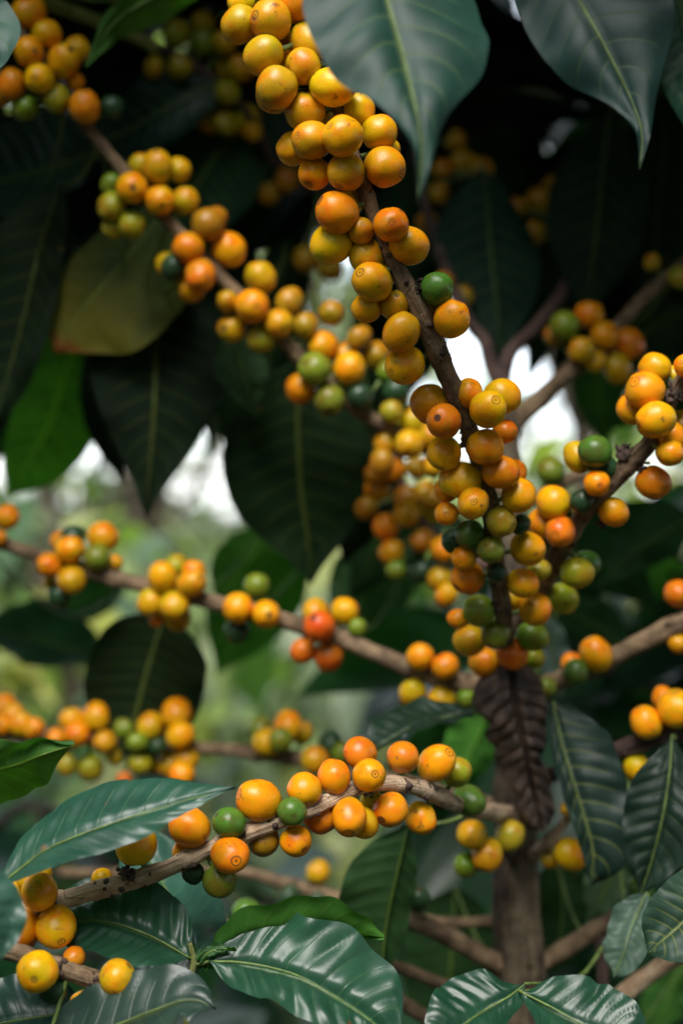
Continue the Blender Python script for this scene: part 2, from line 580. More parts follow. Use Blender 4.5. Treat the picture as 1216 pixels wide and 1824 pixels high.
# ------------------------------------------------------------------ leaves
WPROF = [(0, .0), (.04, .12), (.10, .36), (.18, .62), (.28, .86), (.38, .98), (.48, 1.0), (.58, .95), (.68, .82), (.78, .60), (.86, .36), (.91, .20), (.95, .10), (1, .0)]
WDRIP = [(0, .0), (.03, .2), (.08, .5), (.15, .75), (.25, .93), (.38, 1.0), (.50, .97), (.60, .82), (.68, .55), (.75, .33), (.81, .19), (.87, .10), (.94, .05), (1, .0)]
WTRI = [(0, .0), (.04, .4), (.10, .78), (.20, .97), (.30, 1.0), (.42, .94), (.55, .78), (.68, .56), (.80, .33), (.89, .16), (.95, .07), (1, .0)]
WROUND = [(0, .0), (.03, .2), (.08, .5), (.15, .75), (.25, .93), (.4, 1.0), (.55, 1.0), (.68, .94), (.80, .78), (.88, .56), (.93, .32), (.965, .12), (1, .0)]
def prof(t, tab):
    for (a, wa), (b, wb) in zip(tab, tab[1:]):
        if t <= b:
            s = (t - a) / (b - a)
            return wa + (wb - wa) * s
    return 0
def prof_s(t, tab):
    return (prof(max(t - .025, 0), tab) + 2 * prof(t, tab) + prof(min(t + .025, 1), tab)) / 4 if 0.03 < t < 0.97 else prof(t, tab)

def leaf_geo(mid, wl, wr, nrm, cup=0.15, corr=0.0012, wave=0.0015, seed=0.0, nu=56, nv=20, nvein=11.0, tab=WPROF, notch=None, crumple=0.0, base_i=0):
    """mid: Vectors along the midrib; wl/wr: half widths (m) on each side. returns verts, faces, uvs"""
    raw = [Vector(q) for q in catmull([tuple(m) for m in mid], 160)]
    acc = [0.0]
    for a_, b_ in zip(raw, raw[1:]):
        acc.append(acc[-1] + (b_ - a_).length)
    sp, k_ = [], 0
    for i in range(nu + 1):                       # equal steps along the midrib
        want = acc[-1] * i / nu
        while k_ < len(acc) - 2 and acc[k_ + 1] < want:
            k_ += 1
        sp.append(raw[k_].lerp(raw[k_ + 1], min(1, max(0, (want - acc[k_]) / max(acc[k_ + 1] - acc[k_], 1e-9)))))
    vs, fs, uvs = [], [], []
    for i, p in enumerate(sp):
        t = i / nu
        T = (sp[min(i + 1, nu)] - sp[max(i - 1, 0)]).normalized()
        N = nrm - T * nrm.dot(T)
        N.normalize()
        S = T.cross(N).normalized()
        wp = prof_s(t, tab)
        for j in range(nv + 1):
            v = -1 + 2 * j / nv
            a = abs(v)
            w = (wl if v < 0 else wr) * wp
            if notch:
                for (nt_, nsd, nd, nw) in notch:
                    if (v < 0) == (nsd < 0):
                        w *= 1 - nd * math.exp(-((t - nt_) / nw) ** 2)
            f = (t + 0.018 * noise.noise(Vector((t * 4, v, seed + 4.0))) - 0.13 * a ** 1.35) * nvein + (0.37 if v > 0 else 0)
            pan = abs(math.sin(math.pi * f)) ** 0.7
            h = corr * 0.6 * (1 + 0.9 * noise.noise(Vector((t * 5, v * 1.4, seed * 2.1)))) * pan * (a ** 0.45) * (1 - a ** 5 * 0.7) * min(1, wp * 1.4)
            h -= corr * 0.9 * math.exp(-(v / 0.09) ** 2)
            h += wave * a * a * (math.sin(6.28 * (2.3 * t + seed) + (1.3 if v > 0 else 0)) + 0.6 * math.sin(6.28 * (5.1 * t + 1.7 * seed)))
            h += wave * 2.0 * noise.noise(Vector((t * 3 + seed * 7, v * 1.5, seed)))
            if crumple:
                h += crumple * noise.noise(Vector((t * 7 + seed, v * 2.2, 3.3))) + crumple * 0.6 * noise.noise(Vector((t * 17 + seed, v * 5.2, 1.3)))
            ca = cup * a
            vs.append(p + S * (v * w * math.cos(ca)) + N * (a * w * math.sin(ca) + h))
            uvs.append((t, j / nv))
    for i in range(nu):
        for j in range(nv):
            q = base_i + i * (nv + 1) + j
            fs.append((q, q + 1, q + nv + 2, q + nv + 1))
    return vs, fs, uvs

LG = (0.012, 0.054, 0.028)     # bluish deep coffee-leaf green
def leaf(branch, mid, wl, wr=None, n=(0, -.8, .6), col=LG, vein=0.12, under=False, mat=None, petiole=True, label=None, name='leaf', pet_to=None, **kw):
    """mid: (px,py,Y) points base -> tip; wl/wr apparent half widths in photo px at the middle of the leaf"""
    wr = wl if wr is None else wr
    tree = branch.tree
    T = tree.location.copy()
    pts = [P(*m) for m in mid]
    Ym = sum(m[2] for m in mid) / len(mid)
    N = Vector(n).normalized()
    if under:
        N = -N
    d = (pts[-1] - pts[0]).normalized()
    Np = (N - d * N.dot(d)).normalized()
    S = d.cross(Np)
    fs_ = max(math.hypot(S.x, S.z), 0.35)
    k = K * Ym / fs_
    kw.setdefault('seed', random.Random(mid[0][0] * 3 + mid[0][1]).random() * 10)
    # side v<0 lies on -S
    a, b = (wr, wl) if under else (wl, wr)
    vs, fs, uvs = leaf_geo(pts, a * k, b * k, N, **kw)
    mb = MB()
    mb.v, mb.f, mb.uv = vs, fs, uvs
    mb.m = [0] * len(fs)
    # midrib as a slim raised cord under the blade, and the stalk to the branch
    sp = [Vector(q) for q in catmull([tuple(p) for p in pts], 24)]
    Nn = N
    rr = max(0.00055, 0.018 * (a + b) * 0.5 * k)
    mb.tube([(p.x - Nn.x * rr * .5, p.y - Nn.y * rr * .5, p.z - Nn.z * rr * .5, rr * (1 - 0.8 * i / 23)) for i, p in enumerate(sp)], 6, 1)
    if petiole:
        q = P(*pet_to) if pet_to else min(branch.axis, key=lambda a_: (a_[0] - pts[0]).length)[0]
        m_ = (q + pts[0]) / 2 + Vector((0, 0, -0.1 * (q - pts[0]).length))
        rr2 = max(rr * 1.2, 0.0008)
        mb.tube(catmull([(q.x, q.y, q.z, rr2 * 1.2), (m_.x, m_.y, m_.z, rr2), (pts[0].x, pts[0].y, pts[0].z, rr)], 10), 7, 1)
    o = mb.build(name, [mat or M_LEAF, M_STALK], branch.o, (0, 0, 0), T)
    o.color = (col[0], col[1], col[2], vein)
    if label:
        o['label'] = label
    return o

# ================================================================== the ground
def ground():
    s = NT('leaf_littered_soil')
    tc = s.n('ShaderNodeTexCoord')
    n1 = s.noise(tc.outputs['Object'], 0.8, 5, 0.6)
    n2 = s.noise(tc.outputs['Object'], 14, 5, 0.7)
    c = s.mix(s.smooth(n2, 0.35, 0.65), (0.03, 0.021, 0.013), (0.09, 0.065, 0.04))
    c = s.mix(s.smooth(n1, 0.42, 0.58), c, s.mix(s.smooth(n2, 0.4, 0.6), (0.03, 0.05, 0.014), (0.075, 0.10, 0.03)))
    s.l(c, s.b.inputs['Base Color'])
    s.b.inputs['Roughness'].default_value = 0.9
    s.bump(n2, 0.8, 0.05)
    N = 60
    vs, fs = [], []
    for j in range(N + 1):
        for i in range(N + 1):
            a, b = (i / N * 2 - 1), (j / N * 2 - 1)
            x, y = a * abs(a) ** 2 * 400, b * abs(b) ** 2 * 400
            r = math.hypot(x, y)
            vs.append((x, y, (0.06 * noise.noise(Vector((x * .6, y * .6, 0))) if r < 60 else 0)))
    for j in range(N):
        for i in range(N):
            k = j * (N + 1) + i
            fs.append((k, k + 1, k + N + 2, k + N + 1))
    g = mesh_obj('ground', vs, fs, [s.mat])
    g['kind'] = 'structure'
ground()

# ================================================================== the coffee tree in the middle
TX = P(922, 1500, .775)
tree = thing('coffee_tree', 'coffee tree with brown trunk right of centre, branches loaded with ripe yellow cherries', 'coffee tree', (TX.x, .775, 0))
def trunk(root, pts, mat, name='trunk', sides=40, rough=0.12, fine=40):
    mb = MB()
    raw = []
    for p in pts:
        q = P(p[0], p[1], p[2]); raw.append((q.x, q.y, q.z, p[3] * K * p[2]))
    mb.tube(catmull(raw, fine), sides, 0, rough, raw[0][0] * 9, True, .34)
    return mb.build(name, [mat], root, (0, 0, 0), root.location.copy())
z0 = CAM_Z / (K * .775) + 912
tk = trunk(tree, [(930, z0 + 20, .775, 62), (932, 3200, .775, 54), (930, 2300, .775, 48), (929, 1800, .775, 44), (921, 1600, .775, 42), (921, 1450, .78, 40), (922, 1300, .785, 36), (918, 1120, .79, 30), (912, 950, .80, 24), (905, 800, .81, 19), (893, 690, .82, 17)], M_TRUNK, fine=90)

# the two forks of the trunk behind the cherries
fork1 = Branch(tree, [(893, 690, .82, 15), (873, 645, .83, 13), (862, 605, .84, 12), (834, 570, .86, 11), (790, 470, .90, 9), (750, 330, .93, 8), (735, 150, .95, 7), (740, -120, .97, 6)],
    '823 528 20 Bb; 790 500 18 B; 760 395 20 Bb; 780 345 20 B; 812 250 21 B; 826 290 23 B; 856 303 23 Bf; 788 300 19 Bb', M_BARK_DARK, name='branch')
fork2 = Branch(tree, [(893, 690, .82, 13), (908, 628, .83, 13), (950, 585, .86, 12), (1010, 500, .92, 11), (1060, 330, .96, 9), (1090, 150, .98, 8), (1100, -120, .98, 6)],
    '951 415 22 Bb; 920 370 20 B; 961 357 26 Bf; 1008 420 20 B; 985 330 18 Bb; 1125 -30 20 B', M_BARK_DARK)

# the branch in focus, rising from the trunk towards the camera
main = Branch(tree, [(912, 1235, .765, 16), (904, 1190, .73, 16), (897, 1110, .685, 15), (890, 1050, .665, 15), (879, 980, .645, 15), (872, 900, .63, 15), (852, 820, .618, 15), (825, 735, .605, 16), (790, 655, .594, 17), (768, 600, .588, 18), (735, 530, .582, 16), (682, 425, .579, 13), (645, 325, .577, 12.5), (612, 230, .576, 12), (585, 110, .576, 11), (560, 20, .577, 10), (535, -80, .58, 9)],
  '''592 90 20 Ob; 505 75 20 Ob; 430 5 25 Yb; 505 105 25 Ob; 427 44 33 A; 541 5 37 O 565 2; 482 36 37 A 456 35; 469 98 33 A; 552 76 36 A 568 105;
     540 118 32 A; 490 168 33 Bb; 493 156 36 A; 560 200 33 Yb; 592 155 35 Y 625 162; 543 199 35 A 541 231;
     694 264 18 Yb; 638 197 31 Y; 523 265 29 P; 675 236 33 Y; 555 250 34 A 531 248; 560 309 30 P 549 333; 685 297 36 P 715 312; 616 307 34 A 602 338; 610 243 35 P 588 231;
     622 362 25 Yb; 590 435 35 Y; 727 438 34 P; 600 379 35 O 573 362; 653 456 31 A 658 486; 643 411 22 A 645 405; 696 400 30 O 697 402;
     690 488 20 Pb; 653 548 27 P; 663 502 33 P 643 491; 702 544 26 A 706 531; 783 551 28 O; 804 568 31 P 815 542; 778 514 28 G 801 511;
     714 592 32 O; 721 650 33 P 698 664;
     834 700 26 P; 894 706 32 P; 898 769 22 Qb; 766 720 34 O; 869 728 34 Y 878 716; 790 750 30 Q 778 747; 790 807 30 P 783 834; 864 796 33 P 868 827;
     795 872 22 Ob; 912 842 25 Qb; 820 855 33 Y; 891 841 31 O; 923 882 31 P; 795 915 22 O 793 917; 842 896 28 Y 841 894;
     926 934 18 Db; 808 964 22 D; 826 994 22 Ob; 836 952 26 G; 892 929 27 L 911 937; 874 979 25 V; 959 1016 20 L; 939 977 31 P; 832 1029 30 O 812 1047; 885 1020 18 D; 
     915 1068 20 Yb; 931 1039 27 P; 815 1102 18 Ob; 953 1085 29 O; 853 1087 28 V; 882 1129 25 V; 948 1133 25 V; 836 1141 27 A; 951 1172 19 L; 862 1180 26 O; 911 1165 28 Q 927 1177''',
  M_BARK, tufts=((594, 108, 17), (772, 614, 19), (742, 512, 13), (830, 752, 14), (655, 290, 9)), label='branch in sharp focus, densely covered with yellow cherries, rising in front of the trunk')

# upper-left branch, out of focus
upper = Branch(tree, [(905, 880, .80, 13), (800, 822, .80, 13), (715, 772, .795, 12), (640, 732, .79, 12), (545, 648, .785, 12), (480, 580, .78, 12), (395, 495, .775, 12), (310, 405, .77, 11), (215, 298, .765, 11), (160, 232, .76, 11), (100, 150, .755, 9), (40, 60, .75, 8), (-30, -50, .75, 7)],
  '''52 22 27 O; 84 60 25 P; 5 168 20 O; 137 88 23 Y; 52 92 26 P; 45 193 22 V; 22 150 25 Q; 134 145 17 O; 101 176 25 L; 114 108 28 Y 129 97; 71 140 25 Y 67 146; 200 192 21 D; 151 190 27 O 152 167;
     252 295 22 A; 318 303 22 A; 281 297 26 A 280 276; 198 328 18 V; 202 405 20 L; 199 368 24 L; 236 400 24 L; 330 358 25 A; 235 334 27 P; 285 357 25 P 291 370;
     385 388 20 B; 297 470 20 Y; 310 476 22 D; 341 514 25 O; 370 400 29 B; 335 442 28 O; 408 445 30 O; 357 490 28 Q 355 512;
     464 494 28 A; 405 537 20 A; 515 537 24 B; 590 558 22 B; 543 580 23 B; 464 605 24 L; 449 546 29 O; 413 585 26 A 401 588; 496 576 25 A 503 588;
     640 600 20 B; 670 632 24 B; 690 662 20 V; 575 615 24 O; 616 635 26 O; 641 706 23 D; 535 692 26 O; 622 656 29 P 640 646; 560 657 29 V 541 648; 587 713 27 V 585 734;
     705 696 24 D; 697 733 20 L; 737 748 25 A; 687 790 22 A; 767 777 22 A; 729 791 26 A 715 792; 771 828 20 A; 680 824 22 B''',
  M_BARK, label='branch crossing the upper left, out of focus')
# side twig of cherries hanging in the shade behind the main branch
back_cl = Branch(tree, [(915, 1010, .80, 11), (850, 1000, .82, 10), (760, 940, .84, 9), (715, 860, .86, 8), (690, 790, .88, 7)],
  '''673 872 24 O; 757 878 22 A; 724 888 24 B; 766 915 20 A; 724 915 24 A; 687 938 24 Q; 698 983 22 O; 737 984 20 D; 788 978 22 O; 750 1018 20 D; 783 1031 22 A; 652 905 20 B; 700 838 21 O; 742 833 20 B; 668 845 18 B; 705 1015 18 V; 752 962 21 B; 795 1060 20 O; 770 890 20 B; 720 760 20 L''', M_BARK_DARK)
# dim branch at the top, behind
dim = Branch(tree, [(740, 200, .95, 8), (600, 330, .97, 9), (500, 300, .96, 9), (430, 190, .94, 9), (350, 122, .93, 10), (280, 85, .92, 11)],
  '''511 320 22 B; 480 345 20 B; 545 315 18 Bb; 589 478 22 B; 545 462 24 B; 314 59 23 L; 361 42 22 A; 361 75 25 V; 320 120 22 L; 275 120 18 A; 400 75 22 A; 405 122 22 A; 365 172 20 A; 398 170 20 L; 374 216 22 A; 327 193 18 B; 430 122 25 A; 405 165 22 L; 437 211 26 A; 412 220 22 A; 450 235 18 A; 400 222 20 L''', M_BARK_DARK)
greenstem = Branch(tree, [(280, 85, .92, 11), (225, 58, .90, 12), (160, 32, .87, 12), (90, 5, .84, 12), (0, -40, .80, 11)], '', M_GREENSTEM, label='green young stem')

# middle-left branch
midl = Branch(tree, [(915, 1245, .775, 17), (850, 1222, .77, 16), (771, 1203, .77, 16), (687, 1172, .775, 15.5), (602, 1136, .785, 15), (515, 1108, .79, 14.5), (371, 1070, .80, 14), (253, 1042, .81, 13.5), (169, 1021, .815, 13), (67, 988, .82, 12), (0, 966, .825, 12), (-90, 935, .83, 11)],
  '''13 921 22 O; 0 958 14 O; 108 964 18 Ob; 130 956 20 Db; 203 1004 16 Ob; 125 979 25 P; 184 957 27 O; 174 993 23 V; 89 1006 22 O; 89 1038 12 A; 106 1060 20 D; 128 1033 26 A 123 1044;
     314 1007 18 L; 345 1018 20 O; 289 1028 26 P; 341 1040 24 A 357 1030; 279 1102 14 Qb; 269 1073 24 A; 316 1098 23 A; 311 1080 26 A;
     457 1043 23 V; 422 1124 23 D; 424 1083 26 P; 474 1094 25 P 480 1094;
     562 1090 23 A; 614 1089 24 P; 636 1118 16 V; 540 1159 23 R; 585 1170 24 R; 569 1116 28 R 559 1099;
     748 1170 24 O; 793 1187 24 O; 734 1234 24 A; 785 1248 26 A; 830 1243 18 V''', M_BARK, tufts=((766, 1202, 12),), label='branch crossing the middle left with small clusters, three of its cherries red')

# lower-left branch
lowl = Branch(tree, [(915, 1440, .775, 15), (840, 1425, .80, 14), (720, 1395, .83, 14), (600, 1368, .84, 13), (518, 1350, .845, 12.5), (427, 1338, .85, 12), (354, 1332, .85, 12), (219, 1319, .855, 12), (100, 1310, .86, 11.5), (20, 1307, .86, 11), (-80, 1300, .87, 10)],
  '''8 1258 22 O; 24 1272 20 O; 5 1292 18 O; 38 1290 20 P; 128 1281 22 P; 173 1276 25 P; 100 1315 18 O; 108 1340 20 O; 162 1368 24 L; 138 1308 23 O; 187 1322 21 A;
     221 1297 18 V; 268 1294 24 A; 282 1330 16 D; 275 1360 20 A; 303 1362 22 A; 332 1352 22 A; 324 1380 22 O; 221 1388 14 R; 315 1270 27 P; 322 1310 25 P;
     464 1298 22 V; 538 1306 20 A; 513 1293 24 P; 476 1323 25 A 464 1320; 589 1326 22 D; 562 1354 26 A; 205 1345 18 L; 245 1322 18 V; 250 1360 20 L; 120 1362 20 L; 60 1298 18 O; 500 1318 20 V; 610 1340 20 V''', M_BARK)

# foreground branch, lower left to the trunk
fore = Branch(tree, [(922, 1450, .76, 16), (860, 1445, .70, 15), (810, 1432, .655, 15), (780, 1418, .635, 15), (745, 1403, .622, 14.5), (703, 1396, .612, 14.5), (660, 1398, .603, 14), (629, 1405, .597, 14), (552, 1441, .585, 14), (457, 1476, .578, 15), (371, 1513, .574, 15), (303, 1544, .571, 15), (236, 1569, .569, 15.5), (162, 1588, .567, 16), (94, 1607, .565, 16), (40, 1622, .563, 14), (-60, 1645, .56, 13)],
  '''182 1566 20 Yb; 18 1583 24 Y; 61 1557 32 Y; 38 1655 34 O; 71 1588 32 P 74 1570; 100 1651 36 P 115 1667;
     243 1503 36 Y; 325 1516 19 Ob; 338 1474 35 O; 344 1555 20 Db; 391 1568 30 V 388 1596; 408 1466 28 G; 410 1524 33 O 422 1525;
     469 1497 29 Bb; 461 1426 36 O 431 1413; 542 1406 30 O; 527 1498 29 O 544 1511; 520 1446 26 G 525 1450;
     570 1455 30 Qb; 594 1383 29 O; 645 1465 27 Pb; 622 1455 31 O 621 1473; 641 1341 29 Q; 657 1381 29 P 666 1374; 662 1427 20 Yb;
     717 1349 29 Q; 695 1442 30 O 679 1454; 813 1375 26 Lb; 777 1360 32 P 795 1340; 749 1457 28 P 763 1476; 835 1426 28 G 850 1434''',
  M_BARK_PALE, tufts=((228, 1556, 20), (500, 1455, 11), (640, 1400, 10), (98, 1612, 13)), label='pale branch in sharp focus across the lower left, orange cherries along it')

# right-hand branches
rup = Branch(tree, [(915, 1130, .785, 15), (940, 1090, .74, 16), (968, 1040, .70, 16), (988, 992, .68, 16), (1025, 935, .665, 16), (1042, 910, .66, 16), (1076, 872, .652, 16), (1116, 829, .645, 16.5), (1160, 783, .638, 15), (1195, 710, .632, 14), (1240, 640, .628, 13)],
  '''1220 652 20 O; 1200 668 18 Yb; 1165 656 28 P; 1123 730 25 O; 1148 696 33 O 1126 682; 1212 762 30 B; 1196 778 25 O; 1192 807 25 Ob; 1167 748 32 P; 1163 859 30 Q 1177 873;
     1028 814 25 A; 1076 833 22 D; 1059 804 29 G; 1062 861 23 O; 1035 893 22 D; 1092 912 25 O; 968 932 26 O; 985 895 29 P; 997 947 28 Q 986 952;
     1045 1004 23 G; 1027 1020 27 L; 1001 1066 27 L''', M_BARK, tufts=((1114, 806, 19), (1140, 832, 13), (1198, 705, 20), (1070, 935, 9)), label='sharp branch rising to the right edge with a dark knobbly joint')
rback = Branch(tree, [(908, 790, .815, 15), (917, 752, .82, 16), (968, 703, .83, 15), (1025, 651, .835, 14), (1062, 615, .84, 12), (1109, 569, .85, 12), (1150, 525, .855, 12), (1194, 490, .86, 12), (1260, 435, .87, 11)],
  '''985 598 18 B; 1049 561 24 O; 1005 580 25 V; 1096 628 20 O; 1119 612 26 Q; 1059 644 20 A; 1099 656 26 A; 1034 624 23 A; 1076 597 25 P 1092 588; 1210 494 20 L; 1160 467 14 A''', M_BARK)
rstub = Branch(tree, [(918, 905, .81, 12), (960, 880, .80, 11), (1000, 858, .80, 11), (1040, 842, .80, 9)], '980 838 24 V', M_BARK)
rmid = Branch(tree, [(925, 1240, .775, 16), (995, 1212, .76, 16), (1045, 1192, .75, 16.5), (1093, 1169, .745, 17), (1150, 1140, .74, 17), (1216, 1106, .735, 17), (1300, 1060, .73, 15)],
  '''1207 1146 18 O; 1207 1058 24 Q; 1017 1182 20 O; 1060 1166 29 P; 1025 1197 22 G; 972 1225 18 V''', M_BARK)
rlow = Branch(tree, [(928, 1400, .775, 14), (1010, 1370, .745, 14), (1080, 1345, .725, 15), (1143, 1322, .715, 16), (1216, 1296, .71, 16), (1300, 1260, .70, 14)],
  '''1180 1244 20 O; 1204 1262 33 P; 1133 1368 23 Yf; 1150 1287 27 P''', M_BARK_DARK)
trcl = Branch(tree, [(915, 1535, .77, 10), (905, 1520, .735, 9), (870, 1505, .725, 8), (845, 1505, .725, 7)],
  '''830 1541 22 V; 907 1489 25 L; 867 1523 27 A; 840 1487 26 A 834 1493''', M_BARK_DARK)
trcr = Branch(tree, [(940, 1530, .775, 10), (970, 1505, .75, 12), (994, 1478, .74, 8), (1012, 1455, .735, 7), (1025, 1435, .73, 5)],
  '''978 1530 16 A; 1015 1521 27 P; 1010 1442 12 Y''', M_BARK_PALE)
lbl = Branch(tree, [(905, 1722, .775, 20), (870, 1708, .77, 18), (806, 1672, .755, 17), (755, 1648, .745, 17), (710, 1628, .74, 16), (640, 1600, .735, 13)], '722 1600 21 Y; 744 1601 22 D', M_BARK)
lbr = Branch(tree, [(940, 1728, .775, 18), (975, 1708, .775, 16), (1030, 1674, .77, 15), (1093, 1636, .765, 15), (1112, 1618, .76, 13)], '', M_BARK)
lstub = Branch(tree, [(1065, 1655, .768, 11), (1071, 1690, .765, 11), (1074, 1755, .76, 10), (1080, 1850, .75, 9)], '', M_BARK_DARK)
lpale = Branch(tree, [(940, 1960, .775, 18), (1020, 1860, .755, 18), (1105, 1776, .74, 17), (1150, 1740, .735, 16), (1190, 1712, .73, 15), (1260, 1665, .72, 14)], '1141 1583 22 G', M_BARK_PALE)
lbot = Branch(tree, [(920, 1900, .775, 14), (830, 1850, .76, 13), (754, 1811, .745, 13), (683, 1762, .73, 13), (620, 1730, .72, 11)], '', M_BARK)
btw = Branch(tree, [(905, 1640, .78, 10), (760, 1640, .80, 10), (588, 1595, .84, 11), (500, 1572, .85, 11), (410, 1552, .86, 9), (150, 1555, .88, 9), (100, 1553, .88, 9)], '567 1553 21 A; 516 1597 20 D; 565 1603 16 D', M_BARK)
btw2 = Branch(tree, [(905, 1800, .78, 11), (700, 1720, .745, 11), (560, 1680, .73, 11), (450, 1662, .72, 12), (400, 1652, .72, 12), (338, 1650, .72, 11)], '330 1668 16 V; 360 1682 21 O; 439 1625 26 G', M_BARK)

# leafy twig above the picture that the big top leaves hang from
over = Branch(tree, [(740, -100, .97, 8), (760, -330, .80, 8), (750, -420, .62, 7), (900, -420, .60, 6), (1050, -330, .66, 5)], '', M_GREENSTEM)

# ---- leaves of this tree
UPC = (0, -.85, .55)
leaf(over, [(650, -190, .50), (685, -20, .485), (718, 95, .472), (738, 180, .463), (752, 260, .458), (744, 362, .455)], 180, 155, mat=M_LEAF_DULL, n=(0.10, -.74, .66), corr=.0022, wave=.0015, cup=-.12, tab=WDRIP, vein=.20, col=(.012, .042, .030), label='large dull blue-green leaf hanging over the cherries at the top')
leaf(over, [(960, -170, .69), (1015, -30, .68), (1070, 70, .67), (1118, 165, .665), (1142, 235, .66), (1138, 300, .655)], 150, 105, mat=M_LEAF_DULL, n=(-.25, -.9, .22), corr=.0014, cup=-.1, wave=.0015, tab=WDRIP, col=(.008, .030, .024), label='dark leaf hanging at the top right')
leaf(over, [(1200, -30, .70), (1222, 70, .70), (1228, 170, .69), (1240, 260, .69)], 60, 50, mat=M_LEAF_DULL, n=(-.3, -.8, .5))
leaf(upper, [(-130, -60, .64), (-60, 20, .635), (-25, 70, .63), (-60, 150, .63)], 62, 62, mat=M_LEAF_DULL, n=(.1, -.75, .65), tab=WROUND, col=(.03, .075, .055))
leaf(greenstem, [(430, -75, .75), (340, -35, .75), (255, 5, .745), (200, 45, .74), (152, 118, .735)], 34, 20, n=(.3, -.5, -.6), under=True, col=(.05, .12, .03))
leaf(upper, [(185, 262, .86), (110, 290, .87), (20, 315, .88), (-120, 350, .89)], 85, 105, mat=M_LEAF_DULL, n=(0, -.9, .35), corr=.004, tab=WROUND, col=(.012, .032, .018))
leaf(dim, [(395, 140, .93), (345, 168, .92), (270, 208, .92), (190, 248, .93), (120, 280, .94)], 75, 75, mat=M_LEAF_DULL, n=(0, -.9, .4), corr=.002, col=(.011, .032, .022), vein=.35)
leaf(dim, [(455, 215, .97), (400, 262, .96), (350, 330, .95), (300, 430, .95)], 95, 90, mat=M_LEAF_DULL, n=(0, -.9, .3), corr=.002, col=(.02, .055, .035), tab=WROUND, vein=.25, under=True)
leaf(upper, [(300, 370, .84), (240, 440, .835), (180, 510, .83), (130, 570, .83), (97, 628, .83)], 150, 70, n=(0, -.9, .25), mat=M_LEAF_Y, tab=WROUND, col=(.04, .062, .011), corr=.001, wave=.0012, label='yellowing leaf with a brown tip')
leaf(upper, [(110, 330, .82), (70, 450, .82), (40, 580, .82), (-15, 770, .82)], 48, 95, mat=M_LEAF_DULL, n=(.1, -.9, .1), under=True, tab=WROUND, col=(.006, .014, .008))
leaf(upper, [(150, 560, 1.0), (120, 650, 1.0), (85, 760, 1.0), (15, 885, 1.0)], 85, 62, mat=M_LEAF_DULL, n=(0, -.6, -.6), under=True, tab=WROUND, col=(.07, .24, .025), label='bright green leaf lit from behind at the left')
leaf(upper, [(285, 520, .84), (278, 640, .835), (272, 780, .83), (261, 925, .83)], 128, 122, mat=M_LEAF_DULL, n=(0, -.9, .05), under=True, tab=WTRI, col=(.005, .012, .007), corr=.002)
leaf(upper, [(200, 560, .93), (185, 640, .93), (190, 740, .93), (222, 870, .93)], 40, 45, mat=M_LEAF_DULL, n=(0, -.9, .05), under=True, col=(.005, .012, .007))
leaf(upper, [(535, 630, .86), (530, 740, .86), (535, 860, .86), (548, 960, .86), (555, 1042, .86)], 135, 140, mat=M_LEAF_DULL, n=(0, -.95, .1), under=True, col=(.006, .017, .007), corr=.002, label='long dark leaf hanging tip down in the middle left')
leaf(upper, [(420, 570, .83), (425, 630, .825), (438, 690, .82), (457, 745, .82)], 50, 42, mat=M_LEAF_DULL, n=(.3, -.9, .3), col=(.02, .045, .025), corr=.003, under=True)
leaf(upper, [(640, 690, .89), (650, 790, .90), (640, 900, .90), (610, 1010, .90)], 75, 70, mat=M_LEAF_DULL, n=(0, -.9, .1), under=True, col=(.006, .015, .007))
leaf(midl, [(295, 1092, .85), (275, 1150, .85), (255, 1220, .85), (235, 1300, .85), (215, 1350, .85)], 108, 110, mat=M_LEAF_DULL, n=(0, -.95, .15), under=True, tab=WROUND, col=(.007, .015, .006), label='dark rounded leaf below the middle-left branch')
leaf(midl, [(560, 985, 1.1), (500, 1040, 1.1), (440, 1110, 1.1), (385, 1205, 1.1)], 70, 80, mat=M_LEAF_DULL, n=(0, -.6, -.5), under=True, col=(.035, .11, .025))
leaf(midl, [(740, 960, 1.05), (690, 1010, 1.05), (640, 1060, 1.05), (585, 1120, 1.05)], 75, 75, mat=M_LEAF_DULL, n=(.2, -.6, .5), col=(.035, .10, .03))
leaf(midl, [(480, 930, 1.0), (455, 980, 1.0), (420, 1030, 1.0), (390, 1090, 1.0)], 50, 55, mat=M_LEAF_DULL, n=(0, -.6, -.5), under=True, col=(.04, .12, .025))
leaf(midl, [(240, 1040, 1.2), (180, 1062, 1.2), (120, 1085, 1.2), (60, 1120, 1.2)], 40, 40, mat=M_LEAF_DULL, n=(0, -.5, .5), col=(.03, .10, .03))
leaf(lowl, [(190, 1180, 1.1), (110, 1150, 1.1), (40, 1130, 1.1), (-60, 1120, 1.1)], 45, 50, n=(0, -.5, .8), col=(.02, .06, .03))
leaf(fore, [(725, 1462, .70), (708, 1540, .70), (694, 1610, .70), (682, 1690, .70), (668, 1772, .70)], 46, 92, n=(.25, -.9, .1), under=True, col=(.016, .04, .018), corr=.0025, label='dark hanging leaf below the pale branch')
leaf(main, [(850, 1270, .72), (790, 1277, .715), (720, 1300, .71), (640, 1348, .70)], 16, 34, n=(0, -.3, .95), col=(.014, .035, .02), corr=.002)
leaf(rlow, [(985, 1250, .725), (997, 1310, .715), (1015, 1375, .705), (1038, 1450, .70), (1055, 1520, .70), (1050, 1585, .70)], 88, 26, mat=M_LEAF_DULL, n=(-.1, -.8, .58), col=(.011, .028, .021), vein=.42, corr=.0028, wave=.002, tab=WROUND, label='leaf with yellow veins right of the trunk')
leaf(rlow, [(1196, 1310, .68), (1192, 1370, .675), (1180, 1450, .67), (1160, 1530, .67), (1135, 1605, .67)], 65, 66, mat=M_LEAF_DULL, n=(-.2, -.85, .5), col=(.008, .022, .014), corr=.003, label='dark glossy leaf at the right edge')
